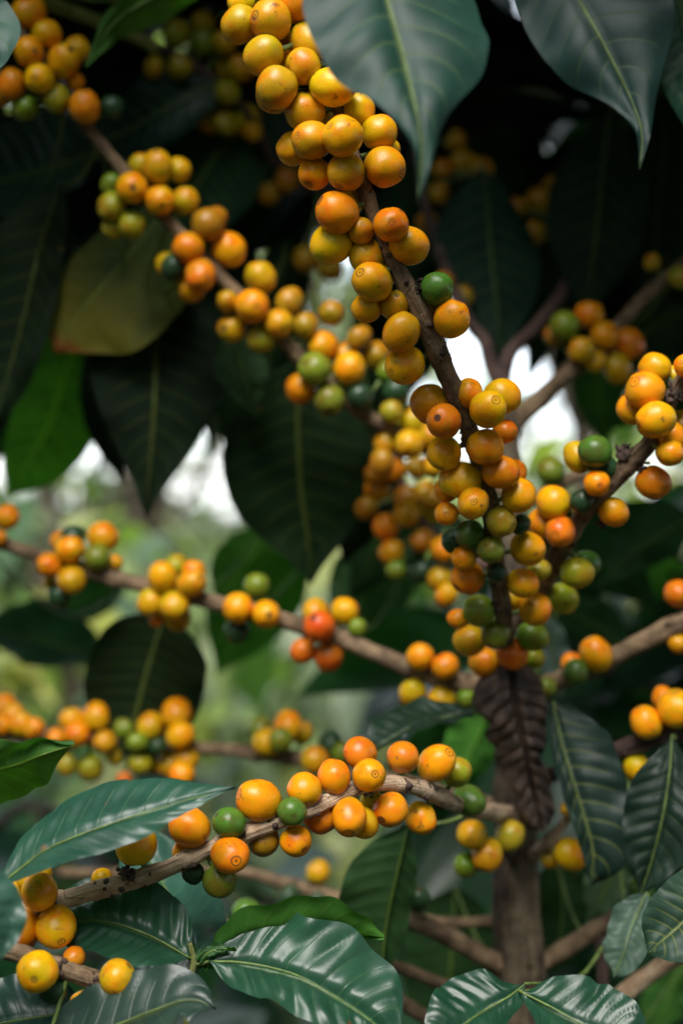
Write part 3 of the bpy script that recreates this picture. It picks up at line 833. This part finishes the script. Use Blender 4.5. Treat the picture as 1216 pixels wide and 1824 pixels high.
leaf(lpale, [(1300, 1560, .62), (1250, 1610, .615), (1200, 1655, .61), (1150, 1700, .61)], 62, 60, mat=M_LEAF_DULL, n=(-.1, -.8, .5), col=(.022, .05, .032), vein=.5, tab=WROUND, corr=.002)
leaf(lpale, [(1150, 1590, .66), (1128, 1640, .655), (1112, 1690, .65), (1090, 1745, .65)], 34, 34, mat=M_LEAF_DULL, n=(-.3, -.7, .6), col=(.06, .10, .075), vein=.1, tab=WROUND)
leaf(lbr, [(1100, 1500, .79), (1088, 1545, .79), (1072, 1590, .79), (1045, 1645, .79)], 34, 34, n=(-.2, -.7, .7), col=(.07, .12, .06))
leaf(lbr, [(990, 1530, .82), (1000, 1600, .82), (995, 1670, .82), (965, 1740, .82)], 58, 58, n=(.1, -.95, .0), under=True, col=(.014, .036, .018), tab=WROUND)
leaf(lbl, [(810, 1580, .85), (805, 1660, .85), (800, 1740, .85), (780, 1850, .85)], 80, 85, n=(0, -.95, .0), under=True, col=(.014, .036, .016), tab=WROUND)
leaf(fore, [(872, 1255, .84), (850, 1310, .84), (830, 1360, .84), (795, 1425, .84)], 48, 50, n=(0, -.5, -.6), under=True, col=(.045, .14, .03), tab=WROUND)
leaf(lbr, [(935, 1752, .61), (905, 1775, .605), (860, 1800, .60), (800, 1840, .59), (740, 1880, .585)], 42, 62, n=(0, -.62, .78), corr=.0026, label='glossy leaf at the bottom edge left of the trunk foot')
leaf(lbr, [(925, 1765, .605), (985, 1795, .60), (1040, 1825, .595), (1110, 1850, .59), (1180, 1890, .585)], 62, 60, n=(0, -.6, .8), corr=.003, label='glossy ribbed leaf at the bottom edge right of the trunk foot')
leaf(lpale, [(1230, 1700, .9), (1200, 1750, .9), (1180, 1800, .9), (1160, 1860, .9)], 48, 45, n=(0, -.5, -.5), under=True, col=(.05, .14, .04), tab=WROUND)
leaf(fork1, [(862, 290, .92), (868, 400, .91), (880, 520, .90), (888, 645, .89)], 95, 98, mat=M_LEAF_DULL, n=(.2, -.9, .35), col=(.012, .028, .026), corr=.002, under=True)
leaf(fork2, [(1085, 190, .92), (1070, 320, .915), (1058, 430, .91), (1040, 575, .91)], 95, 90, mat=M_LEAF_DULL, n=(0, -.95, .15), col=(.010, .022, .018), corr=.002, under=True)
leaf(fork2, [(1190, 150, .97), (1180, 280, .97), (1165, 420, .97), (1140, 570, .97)], 95, 90, mat=M_LEAF_DULL, n=(-.1, -.95, .15), col=(.010, .022, .018), corr=.002, under=True)
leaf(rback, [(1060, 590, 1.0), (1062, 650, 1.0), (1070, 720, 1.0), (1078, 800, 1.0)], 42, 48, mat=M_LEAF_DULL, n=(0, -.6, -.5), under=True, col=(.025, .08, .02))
leaf(rback, [(1230, 545, .95), (1180, 570, .95), (1130, 610, .95), (1075, 680, .95)], 60, 55, mat=M_LEAF_DULL, n=(0, -.9, .1), under=True, col=(.010, .024, .014))
leaf(fork1, [(520, 130, 1.02), (490, 230, 1.02), (470, 330, 1.02), (440, 470, 1.02)], 70, 75, mat=M_LEAF_DULL, n=(.2, -.9, .4), col=(.014, .04, .034), corr=.002)
leaf(fork1, [(730, 290, 1.0), (720, 370, 1.0), (715, 440, 1.0), (735, 540, 1.0)], 62, 62, mat=M_LEAF_DULL, n=(.2, -.9, .3), col=(.012, .034, .028), under=True)
leaf(rmid, [(955, 1085, .86), (975, 1130, .86), (985, 1180, .86), (1000, 1245, .86)], 32, 30, n=(-.2, -.6, .75), col=(.04, .07, .055))


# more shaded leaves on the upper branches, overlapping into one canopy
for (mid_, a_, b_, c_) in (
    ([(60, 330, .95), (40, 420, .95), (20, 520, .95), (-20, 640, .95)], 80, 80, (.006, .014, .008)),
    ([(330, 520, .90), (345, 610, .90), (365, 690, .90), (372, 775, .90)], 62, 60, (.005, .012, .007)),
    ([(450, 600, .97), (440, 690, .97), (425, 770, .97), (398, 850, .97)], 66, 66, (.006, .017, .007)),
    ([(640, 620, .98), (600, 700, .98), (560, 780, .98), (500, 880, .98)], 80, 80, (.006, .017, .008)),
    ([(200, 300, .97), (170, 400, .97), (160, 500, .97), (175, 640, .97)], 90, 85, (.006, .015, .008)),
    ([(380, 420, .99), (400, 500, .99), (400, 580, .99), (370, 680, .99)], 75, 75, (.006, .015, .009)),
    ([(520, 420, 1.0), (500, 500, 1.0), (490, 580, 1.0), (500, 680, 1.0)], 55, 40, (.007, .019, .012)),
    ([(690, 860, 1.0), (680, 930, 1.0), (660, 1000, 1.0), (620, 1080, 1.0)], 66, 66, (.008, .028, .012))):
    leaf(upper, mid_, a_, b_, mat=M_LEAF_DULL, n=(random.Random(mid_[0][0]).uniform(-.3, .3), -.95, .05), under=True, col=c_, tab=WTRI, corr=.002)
for (mid_, a_, b_, c_) in (
    ([(1010, 980, .98), (1060, 1000, .98), (1110, 1030, .98), (1180, 1090, .98)], 55, 50, (.010, .036, .016)),
    ([(1230, 920, .95), (1180, 950, .95), (1130, 985, .95), (1060, 1050, .95)], 50, 55, (.010, .034, .016)),
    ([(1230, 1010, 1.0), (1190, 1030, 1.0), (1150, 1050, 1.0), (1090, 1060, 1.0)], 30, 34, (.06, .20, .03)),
    ([(990, 1080, 1.0), (1030, 1100, 1.0), (1080, 1130, 1.0), (1130, 1190, 1.0)], 50, 45, (.010, .034, .016)),
    ([(1225, 640, 1.0), (1170, 690, 1.0), (1120, 740, 1.0), (1050, 770, 1.0)], 34, 34, (.03, .10, .02))):
    leaf(rmid, mid_, a_, b_, mat=M_LEAF_DULL, n=(-.1, -.8, -.2), under=True, col=c_, tab=WTRI, corr=.002)

# dried leaf hanging on the trunk
dl = [P(905, 1178, .715), P(915, 1240, .712), P(928, 1310, .715), P(946, 1390, .72), P(965, 1480, .725)]
kk = K * .715
vs, fs, uvs = leaf_geo(dl, 86 * kk, 84 * kk, Vector((.1, -.95, .2)), cup=-.6, corr=.0055, wave=.003, seed=3.3, nu=110, nv=44, tab=[(0, .25), (.07, .8), (.18, 1), (.32, .92), (.5, .68), (.7, .56), (.88, .5), (.96, .4), (1, .22)], crumple=.0004, nvein=12, notch=[(.33, 1, .22, .05), (.62, -1, .2, .06), (.78, 1, .25, .04), (.5, 1, .12, .03)])
mb = MB(); mb.v, mb.f, mb.uv, mb.m = vs, fs, uvs, [0] * len(fs)
M_DRY = NT('dried_brown_leaf')
_tc = M_DRY.n('ShaderNodeTexCoord')
_n = M_DRY.noise(_tc.outputs['Object'], 120, 5, 0.65)
_n2 = M_DRY.noise(_tc.outputs['Object'], 600, 3, 0.6)
M_DRY.l(M_DRY.mix(M_DRY.smooth(_n, .35, .7), (.016, .0095, .007), (.075, .045, .03)), M_DRY.b.inputs['Base Color'])
M_DRY.b.inputs['Roughness'].default_value = .62
M_DRY.bump(_n2, .5, .001)
q0, q1 = P(912, 1150, .78), dl[0]
mb.tube(catmull([(q0.x, q0.y, q0.z, .0012), ((q0.x + q1.x) / 2, (q0.y + q1.y) / 2, q0.z + .003, .001), (q1.x, q1.y, q1.z, .0009)], 8), 6, 0)
dry = mb.build('dried_leaf', [M_DRY.mat], tree, (0, 0, 0), tree.location.copy())
dry['label'] = 'shrivelled dark brown leaf hanging on the trunk'

# ================================================================== neighbouring coffee tree, reaching in from the left foreground
LX = P(-330, 2000, .57)
ltree = thing('coffee_tree', 'coffee tree reaching in at the bottom left corner with glossy leaves in sharp focus', 'coffee tree', (LX.x, .57, 0))
zl = CAM_Z / (K * .57) + 912
trunk(ltree, [(-330, zl + 20, .57, 60), (-330, 3200, .57, 55), (-335, 2200, .57, 50), (-330, 1500, .57, 42), (-325, 900, .58, 34)], M_TRUNK, fine=70)
second = Branch(ltree, [(-330, 1600, .57, 20), (-150, 1655, .56, 18), (0, 1689, .552, 16), (40, 1700, .55, 16), (84, 1716, .549, 15.5), (152, 1739, .549, 15), (189, 1753, .552, 14), (240, 1785, .56, 12), (330, 1850, .57, 10), (430, 1960, .58, 7)],
  '''95 1762 26 Db; 132 1706 20 Qb; 148 1790 24 Ob; 209 1741 31 A; 67 1731 36 Y 69 1734''', M_BARK, tufts=((165, 1742, 13),), label='branch at the bottom left edge')
sprig = Branch(ltree, [(330, 1850, .57, 6), (334, 1790, .568, 5.5), (340, 1745, .565, 5.5), (345, 1712, .563, 5.5), (338, 1680, .562, 4)], '', M_GREENSTEM, nodes=False)
bigtwig = Branch(ltree, [(-330, 1520, .57, 14), (-200, 1560, .54, 11), (-90, 1585, .52, 8), (-30, 1582, .53, 6)], '', M_GREENSTEM, nodes=False)
leftup = Branch(ltree, [(-328, 1300, .57, 14), (-230, 1385, .565, 9), (-170, 1410, .56, 6)], '', M_GREENSTEM, nodes=False)
leaf(bigtwig, [(-10, 1583, .532), (40, 1544, .533), (92, 1507, .534), (202, 1465, .535), (303, 1432, .536), (372, 1414, .537), (420, 1401, .538)], 66, 36, n=(-.08, -.62, .78), corr=.0016, wave=.0006, cup=-.1, nvein=12, nu=70, nv=28, col=(.020, .072, .046), label='long glossy blue-green leaf lying across the lower left')
leaf(leftup, [(-160, 1405, .555), (-80, 1385, .553), (0, 1368, .552), (70, 1345, .552), (132, 1324, .553)], 55, 88, n=(.1, -.6, -.5), under=True, col=(.045, .12, .03), label='green leaf tip at the left edge')
leaf(bigtwig, [(-110, 1545, .49), (-60, 1590, .488), (-25, 1635, .487), (2, 1712, .487)], 58, 40, n=(.1, -.6, .75), tab=WROUND, col=(.03, .085, .06), vein=.1)
leaf(sprig, [(338, 1706, .562), (295, 1680, .563), (253, 1660, .564), (192, 1641, .567), (130, 1637, .57), (85, 1650, .572)], 52, 62, n=(.15, -.66, .74), corr=.0022, wave=.001, nu=64, nv=26, col=(.016, .064, .034), tab=WROUND, label='glossy dark leaf pointing left from the green sprig')
leaf(sprig, [(372, 1712, .562), (425, 1713, .560), (484, 1723, .557), (535, 1739, .554), (589, 1769, .551), (640, 1802, .549), (715, 1862, .545)], 88, 52, n=(.05, -.66, .74), corr=.0032, wave=.0016, nvein=9, nu=80, nv=30, notch=[(.40, -1, .22, .07)], tab=WROUND, col=(.018, .068, .036), pet_to=(344, 1716, .564), label='large glossy ribbed leaf with a bitten edge at the bottom centre')
leaf(sprig, [(362, 1722, .566), (420, 1686, .57), (490, 1656, .572), (580, 1652, .575), (684, 1666, .578)], 52, 40, n=(0, -.6, -.5), under=True, col=(.035, .105, .022), corr=.0006, pet_to=(344, 1718, .564), tab=WROUND, label='bright green leaf seen from below behind the ribbed leaf')
leaf(second, [(60, 1910, .535), (140, 1855, .533), (215, 1822, .531), (275, 1798, .53), (322, 1782, .53), (355, 1782, .529), (384, 1798, .528)], 50, 62, n=(0, -.55, .82), corr=.0014, wave=.0012, notch=[(.83, 1, .55, .05)], tab=WROUND, col=(.022, .046, .034), label='dull grey-green leaf at the bottom left')
leaf(second, [(150, 1800, .585), (90, 1808, .585), (0, 1822, .585), (-120, 1850, .585)], 62, 52, n=(0, -.6, .8), corr=.0015, tab=WROUND, col=(.02, .06, .045))
leaf(sprig, [(348, 1708, .566), (335, 1660, .60), (300, 1590, .64), (260, 1520, .66), (215, 1470, .67)], 78, 68, n=(.1, -.7, .7), corr=.002, tab=WROUND, col=(.026, .08, .055))
leaf(sprig, [(345, 1712, .566), (336, 1690, .575), (322, 1668, .58), (300, 1652, .585)], 14, 10, n=(.6, -.7, .3), col=(.03, .09, .03))
leaf(sprig, [(344, 1725, .568), (310, 1735, .59), (260, 1740, .61), (190, 1755, .63)], 45, 40, n=(.1, -.7, .7), col=(.018, .055, .036), tab=WROUND)
leaf(sprig, [(350, 1724, .566), (365, 1700, .562), (390, 1690, .562), (420, 1690, .56)], 9, 8, n=(.2, -.7, .6), col=(.04, .11, .03))
# ================================================================== surrounding plants
rnd = random.Random(11)
def simple_leaf(mb, base, d, L, W, N, mat=0, droop=0.25, nu=8):
    """one low-detail coffee leaf appended to a crown mesh"""
    T = d.normalized()
    S = T.cross(N)
    if S.length < 1e-4:
        S = T.orthogonal()
    S.normalize(); N = S.cross(T).normalized()
    b0 = len(mb.v)
    for i in range(nu + 1):
        t = i / nu
        w = prof(t, WPROF) * W
        c = base + T * (L * t) + Vector((0, 0, -droop * L * t * t))
        for v in (-1, -.5, 0, .5, 1):
            mb.v.append(c + S * (v * w) + N * (abs(v) * w * .25 + (0.05 * w * math.sin(t * 22 + v) if v else 0)))
            mb.uv.append((t, (v + 1) / 2))
    for i in range(nu):
        for j in range(4):
            k = b0 + i * 5 + j
            mb.f.append((k, k + 5, k + 6, k + 1)); mb.m.append(mat)

HOLES = [(150, 850, 95, 62), (560, 520, 45, 62), (615, 505, 40, 40), (970, 715, 75, 105), (790, 650, 45, 70), (385, 795, 28, 50), (10, 800, 18, 80), (66, 412, 14, 22), (1085, 885, 70, 40), (730, 850, 40, 40)]
def clear(p, marg=26):
    x, y = proj(p)
    return all(((x - hx) / (hw + marg)) ** 2 + ((y - hy) / (hh + marg)) ** 2 > 1 for hx, hy, hw, hh in HOLES)

def coffee_bush(label, stem, box, n, cols, L=(.13, .19), seed=1, hole=False, ncl=0, topdense=0, cat='coffee tree', sun_up=.6):
    """a coffee tree further back: trunk, arching limbs and a crown of separate leaves in the given box"""
    r = random.Random(seed)
    x, y = stem
    root = thing('coffee_tree', label, cat, (x, y, 0))
    (x0, x1), (y0, y1), (z0, z1) = box
    mb = MB()
    mb.tube(catmull([(0, 0, -.05, .03), (.02, .01, z1 * .35, .024), (-.01, .02, z1 * .7, .017), (.02, 0, z1, .006)], 20), 10, 0, .15, seed)
    limbs = []
    for k in range(14):
        zz = z0 + (z1 - z0) * (k + .5) / 14
        a = r.uniform(0, 6.28)
        tip = Vector((r.uniform(x0, x1) - x, r.uniform(y0, y1) - y, zz + r.uniform(-.05, .15)))
        m = Vector((tip.x * .5, tip.y * .5, zz + .06))
        if hole and not (clear(tip + root.location) and clear(m + root.location)):
            continue
        mb.tube(catmull([(0, 0, zz - .05, .009), (m.x, m.y, m.z, .006), (tip.x, tip.y, tip.z, .003)], 10), 7, 0, .1, k)
        limbs.append((Vector((0, 0, zz - .05)), m, tip))
    mb.build('trunk', [M_TRUNK], root)
    cr = MB()
    made = 0
    tries = 0
    while made < n and tries < n * 6:
        tries += 1
        p = Vector((r.uniform(x0, x1), r.uniform(y0, y1), r.uniform(z0, z1)))
        az = r.uniform(0, 6.28)
        d = Vector((math.cos(az), math.sin(az) * .8, r.uniform(-1.3, .15)))
        LL = r.uniform(*L)
        e = p + d.normalized() * LL
        if hole and not (clear(p) and clear(e) and clear((p + e) / 2)):
            continue
        if p.z < .05 or e.z < .03:
            continue
        N = Vector((r.uniform(-.5, .5), r.uniform(-.9, .3), sun_up + r.uniform(-.3, .5)))
        simple_leaf(cr, p - root.location, d, LL, LL * r.uniform(.19, .25), N, r.randrange(len(cols)), r.uniform(.05, .35))
        made += 1
    cr.build('leaf_cover', [leafmat(c) for c in cols], root)
    for q in range(ncl):                          # a few cherries on the limbs
        a, m, t = r.choice(limbs)
        c = m.lerp(t, r.random())
        o = bpy.data.objects.new('cherry', r.choice(CH_MESH)); COL.objects.link(o)
        o.parent = root; o.location = c + Vector((r.uniform(-.01, .01), r.uniform(-.01, .01), r.uniform(-.012, .004)))
        o.scale = (.0075,) * 3
        o.color = (*CC[r.choice('OPAB')], 1)
    return root

_lm = {}
def leafmat(col, gloss=.35, trans=.3):
    key = (col, gloss, trans)
    if key in _lm:
        return _lm[key]
    s = NT('foliage')
    tc = s.n('ShaderNodeTexCoord')
    geo = s.n('ShaderNodeNewGeometry')
    n1 = s.noise(tc.outputs['Object'], 6, 3)
    isl = geo.outputs['Random Per Island']
    c = s.mix(isl, tuple(x * .6 for x in col), tuple(x * 1.3 for x in col))
    uv = s.n('ShaderNodeSeparateXYZ'); s.l(tc.outputs['UV'], uv.inputs[0])
    av = s.math('ABSOLUTE', s.math('SUBTRACT', uv.outputs[1], .5))
    c = s.mix(s.smooth(av, .05, .01, 0, .6), c, tuple(x * 2 for x in col))
    s.l(c, s.b.inputs['Base Color'])
    s.b.inputs['Roughness'].default_value = gloss
    tr = s.n('ShaderNodeBsdfTranslucent'); s.l(s.mix(1.0, c, (1.6, 2.2, .6), 'MULTIPLY'), tr.inputs['Color'])
    mx = s.n('ShaderNodeMixShader'); mx.inputs[0].default_value = trans
    s.l(s.b.outputs[0], mx.inputs[1]); s.l(tr.outputs[0], mx.inputs[2])
    s.l(mx.outputs[0], s.out.inputs['Surface'])
    _lm[key] = s.mat
    return s.mat

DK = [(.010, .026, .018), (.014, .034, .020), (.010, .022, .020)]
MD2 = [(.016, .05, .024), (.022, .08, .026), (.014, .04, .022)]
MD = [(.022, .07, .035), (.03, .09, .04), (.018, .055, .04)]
# dense dark coffee plants right behind, filling the upper half
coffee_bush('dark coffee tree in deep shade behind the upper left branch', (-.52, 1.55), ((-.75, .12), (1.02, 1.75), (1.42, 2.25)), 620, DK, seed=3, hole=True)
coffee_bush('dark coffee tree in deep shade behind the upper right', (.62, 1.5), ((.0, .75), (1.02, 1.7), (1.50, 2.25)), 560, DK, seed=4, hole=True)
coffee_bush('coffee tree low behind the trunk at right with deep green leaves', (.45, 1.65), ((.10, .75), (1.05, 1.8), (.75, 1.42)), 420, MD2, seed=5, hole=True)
coffee_bush('low coffee tree at the lower left background with glossy pale leaves', (-.42, 1.5), ((-.7, .10), (1.0, 1.8), (.35, .98)), 170, MD, seed=6)

BR = [(.16, .21, .05), (.26, .27, .08), (.04, .08, .028), (.16, .19, .10)]
coffee_bush('loose bright green coffee tree further back at the middle left', (-.55, 2.9), ((-1.1, .15), (2.3, 3.3), (.55, 1.34)), 170, BR, L=(.13, .2), seed=7)
coffee_bush('loose bright green coffee tree further back behind the trunk', (.35, 3.1), ((.0, 1.1), (2.4, 3.4), (.5, 1.50)), 230, BR, L=(.13, .2), seed=8)

# unseen leaves added around and above the camera to block sky light,
# parented to the two near trees, open only towards the sun and overhead
def leaf_cover(root, n, seed, region, ok):
    cr = MB()
    r = random.Random(seed)
    (x0, x1), (y0, y1), (z0, z1) = region
    made = 0
    for i in range(n * 8):
        if made >= n:
            break
        p = Vector((r.uniform(x0, x1), r.uniform(y0, y1), r.uniform(z0, z1)))
        az = r.uniform(0, 6.28)
        d = Vector((math.cos(az), math.sin(az), r.uniform(-.9, .2)))
        LL = r.uniform(.12, .18)
        e = p + d.normalized() * LL
        if not (ok(p) and ok(e)):
            continue
        simple_leaf(cr, p - root.location, d, LL, LL * .25, Vector((r.uniform(-.6, .6), r.uniform(-.6, .6), 1)), r.randrange(3), .2, 5)
        made += 1
    return cr.build('leaf_cover', [leafmat(c) for c in MD], root)  # out-of-view leaves added for shade, kept as a part of the tree
def out_of_view(p, m=.08):
    if p.y < -.1:
        return True
    y = max(p.y, 0)
    return abs(p.x) > .24 * y + m or p.z > CAM_Z + .36 * y + m or p.z < CAM_Z - .36 * y - m
def not_open(p):                                   # gap shaped in the added leaves to let sun and overhead light in
    c = Vector((0, .62, 1.3)); d = (p - c)
    el = math.degrees(math.atan2(d.z, math.hypot(d.x, d.y)))
    k = Vector((math.cos(SUN_EL) * math.sin(SUN_AZ), -math.cos(SUN_EL) * math.cos(SUN_AZ), math.sin(SUN_EL)))
    u = Vector((-.12, -.06, 1)).normalized()
    return d.normalized().dot(k) < math.cos(math.radians(27)) and d.normalized().dot(u) < math.cos(math.radians(13))
def free(p):
    return out_of_view(p) and not_open(p) and (p - Vector((0, 0, CAM_Z))).length > .16
leaf_cover(tree, 2200, 21, ((-.65, .75), (.62, 1.40), (1.58, 2.1)), free)
leaf_cover(tree, 1900, 22, ((.30, 1.0), (-.8, 1.3), (.15, 2.4)), free)
leaf_cover(ltree, 1900, 23, ((-1.0, -.30), (-.8, 1.2), (.15, 2.4)), free)
leaf_cover(ltree, 2200, 24, ((-.9, .9), (-1.1, -.35), (.15, 2.4)), free)
leaf_cover(tree, 1300, 25, ((-.9, .9), (-.9, 1.0), (2.0, 2.5)), free)

# ------------------------------------------------------------------ trees and shrubs in the distance
def far_tree(kind, label, cat, x, y, h, rad, n, cols, ls, z_lo=.35, seed=1, lean=0.0, group=None, holes=.35):
    r = random.Random(seed)
    root = thing(kind, label, cat, (x, y, 0), group)
    mb = MB()
    tr = .02 + h * .014
    mb.tube(catmull([(0, 0, -.1, tr * 1.3), (lean * .3, 0, h * .35, tr), (lean * .7, .05, h * .65, tr * .7), (lean, 0, h * .95, tr * .2)], 18), 10, 0, .2, seed)
    clumps = []
    for k in range(int(12 + rad * 10)):
        a = r.uniform(0, 6.28); q = rad * math.sqrt(r.random())
        zz = h * r.uniform(z_lo, 1.0)
        env = math.sin(math.pi * min(1, max(.08, (zz / h - z_lo) / (1.05 - z_lo)))) ** .5
        c = Vector((math.cos(a) * q * env + lean * zz / h, math.sin(a) * q * env, zz))
        clumps.append((c, rad * r.uniform(.14, .34), r.randrange(len(cols))))
        s0 = Vector((lean * .5 * zz / h, 0, max(.1, zz * .72)))
        m = (s0 + c) / 2 + Vector((0, 0, .08))
        mb.tube(catmull([(*s0, tr * .35), (*m, tr * .25), (*c, tr * .1)], 6), 6, 0, .1, k)
    mb.build('trunk', [M_TRUNK], root)
    cr = MB()
    for i in range(n):
        c, cr_, ci = r.choice(clumps)
        o = Vector((r.gauss(0, 1), r.gauss(0, 1), r.gauss(0, .75))) * cr_ * .6
        p = c + o
        if p.z < .03:
            continue
        d = Vector((r.uniform(-1, 1), r.uniform(-1, 1), r.uniform(-.8, .5))).normalized()
        L = ls * r.uniform(.6, 1.3)
        N = Vector((r.uniform(-.7, .7), r.uniform(-.8, .3), r.uniform(.2, 1))).normalized()
        S = d.cross(N).normalized() * L * .27
        b = len(cr.v)
        for t, w in ((0, .1), (.35, 1), (.7, .75), (1, .03)):
            e = p + d * L * t - Vector((0, 0, .2 * L * t * t))
            cr.v += [e - S * w, e + S * w]
            cr.uv += [(t, 0), (t, 1)]
        for k in range(3):
            cr.f.append((b + 2 * k, b + 2 * k + 1, b + 2 * k + 3, b + 2 * k + 2)); cr.m.append(ci if r.random() < .85 else i % len(cols))
    cr.build('leaf_cover', [leafmat(c, .45, .35) for c in cols], root)
    return root

OL = [(.19, .22, .08), (.28, .29, .14), (.14, .18, .07), (.30, .30, .20), (.07, .11, .04)]
GRN = [(.14, .22, .11), (.22, .29, .18), (.05, .10, .045), (.03, .06, .03)]
YEL = [(.28, .27, .05), (.22, .24, .07), (.10, .15, .04), (.05, .08, .03)]
far_tree('shade_tree', 'tall airy olive tree far behind at left', 'tree', -1.7, 8.2, 4.2, 1.5, 800, OL, .2, .62, 31)
far_tree('shade_tree', 'tall airy tree far behind, left of the trunk', 'tree', -.2, 9.5, 5.0, 1.4, 1700, OL, .2, .3, 32)
far_tree('shade_tree', 'tall airy tree far behind at the right edge', 'tree', 2.2, 8.0, 4.0, 1.3, 1300, OL, .2, .4, 33)
far_tree('shrub', 'yellow-green shrub in the left distance', 'shrub', -1.1, 4.8, .98, .75, 2200, YEL, .15, .1, 34)
far_tree('shrub', 'yellow-green shrub in the distance behind the middle-left branch', 'shrub', -.05, 5.2, 1.08, .8, 2200, OL, .15, .1, 35)
far_tree('shrub', 'green shrub in the distance right of the trunk', 'shrub', 1.1, 4.6, 1.30, .75, 2200, YEL, .15, .1, 36)
far_tree('shrub', 'low green shrub behind the lower left leaves', 'shrub', -.45, 3.2, .85, .6, 1500, GRN, .10, .1, 37)
far_tree('shrub', 'low green shrub behind the foot of the trunk', 'shrub', .55, 3.0, .85, .6, 1500, GRN, .10, .1, 38)
far_tree('shrub', 'low pale shrub in the middle of the lower background', 'shrub', .05, 3.8, .95, .6, 1500, OL, .15, .1, 39)
far_tree('shrub', 'broad olive shrub row far behind at left', 'shrub', -2.0, 9.0, 1.34, 1.6, 3000, OL, .22, .1, 40)
far_tree('shrub', 'broad olive shrub row far behind in the middle', 'shrub', .5, 10.0, 1.36, 1.7, 3000, OL, .22, .1, 41)
far_tree('shrub', 'broad olive shrub row far behind at right', 'shrub', 2.6, 9.5, 1.5, 1.6, 2600, OL, .22, .1, 42)
far_tree('shade_tree', 'slender airy young tree whose leaves break up the white sky gap at right', 'tree', .62, 3.6, 2.3, .55, 420, GRN + OL, .085, .48, 43)
far_tree('shade_tree', 'slender airy young tree whose few leaves show against the white sky at left', 'tree', -.55, 4.2, 2.2, .6, 260, GRN + OL, .09, .5, 44)
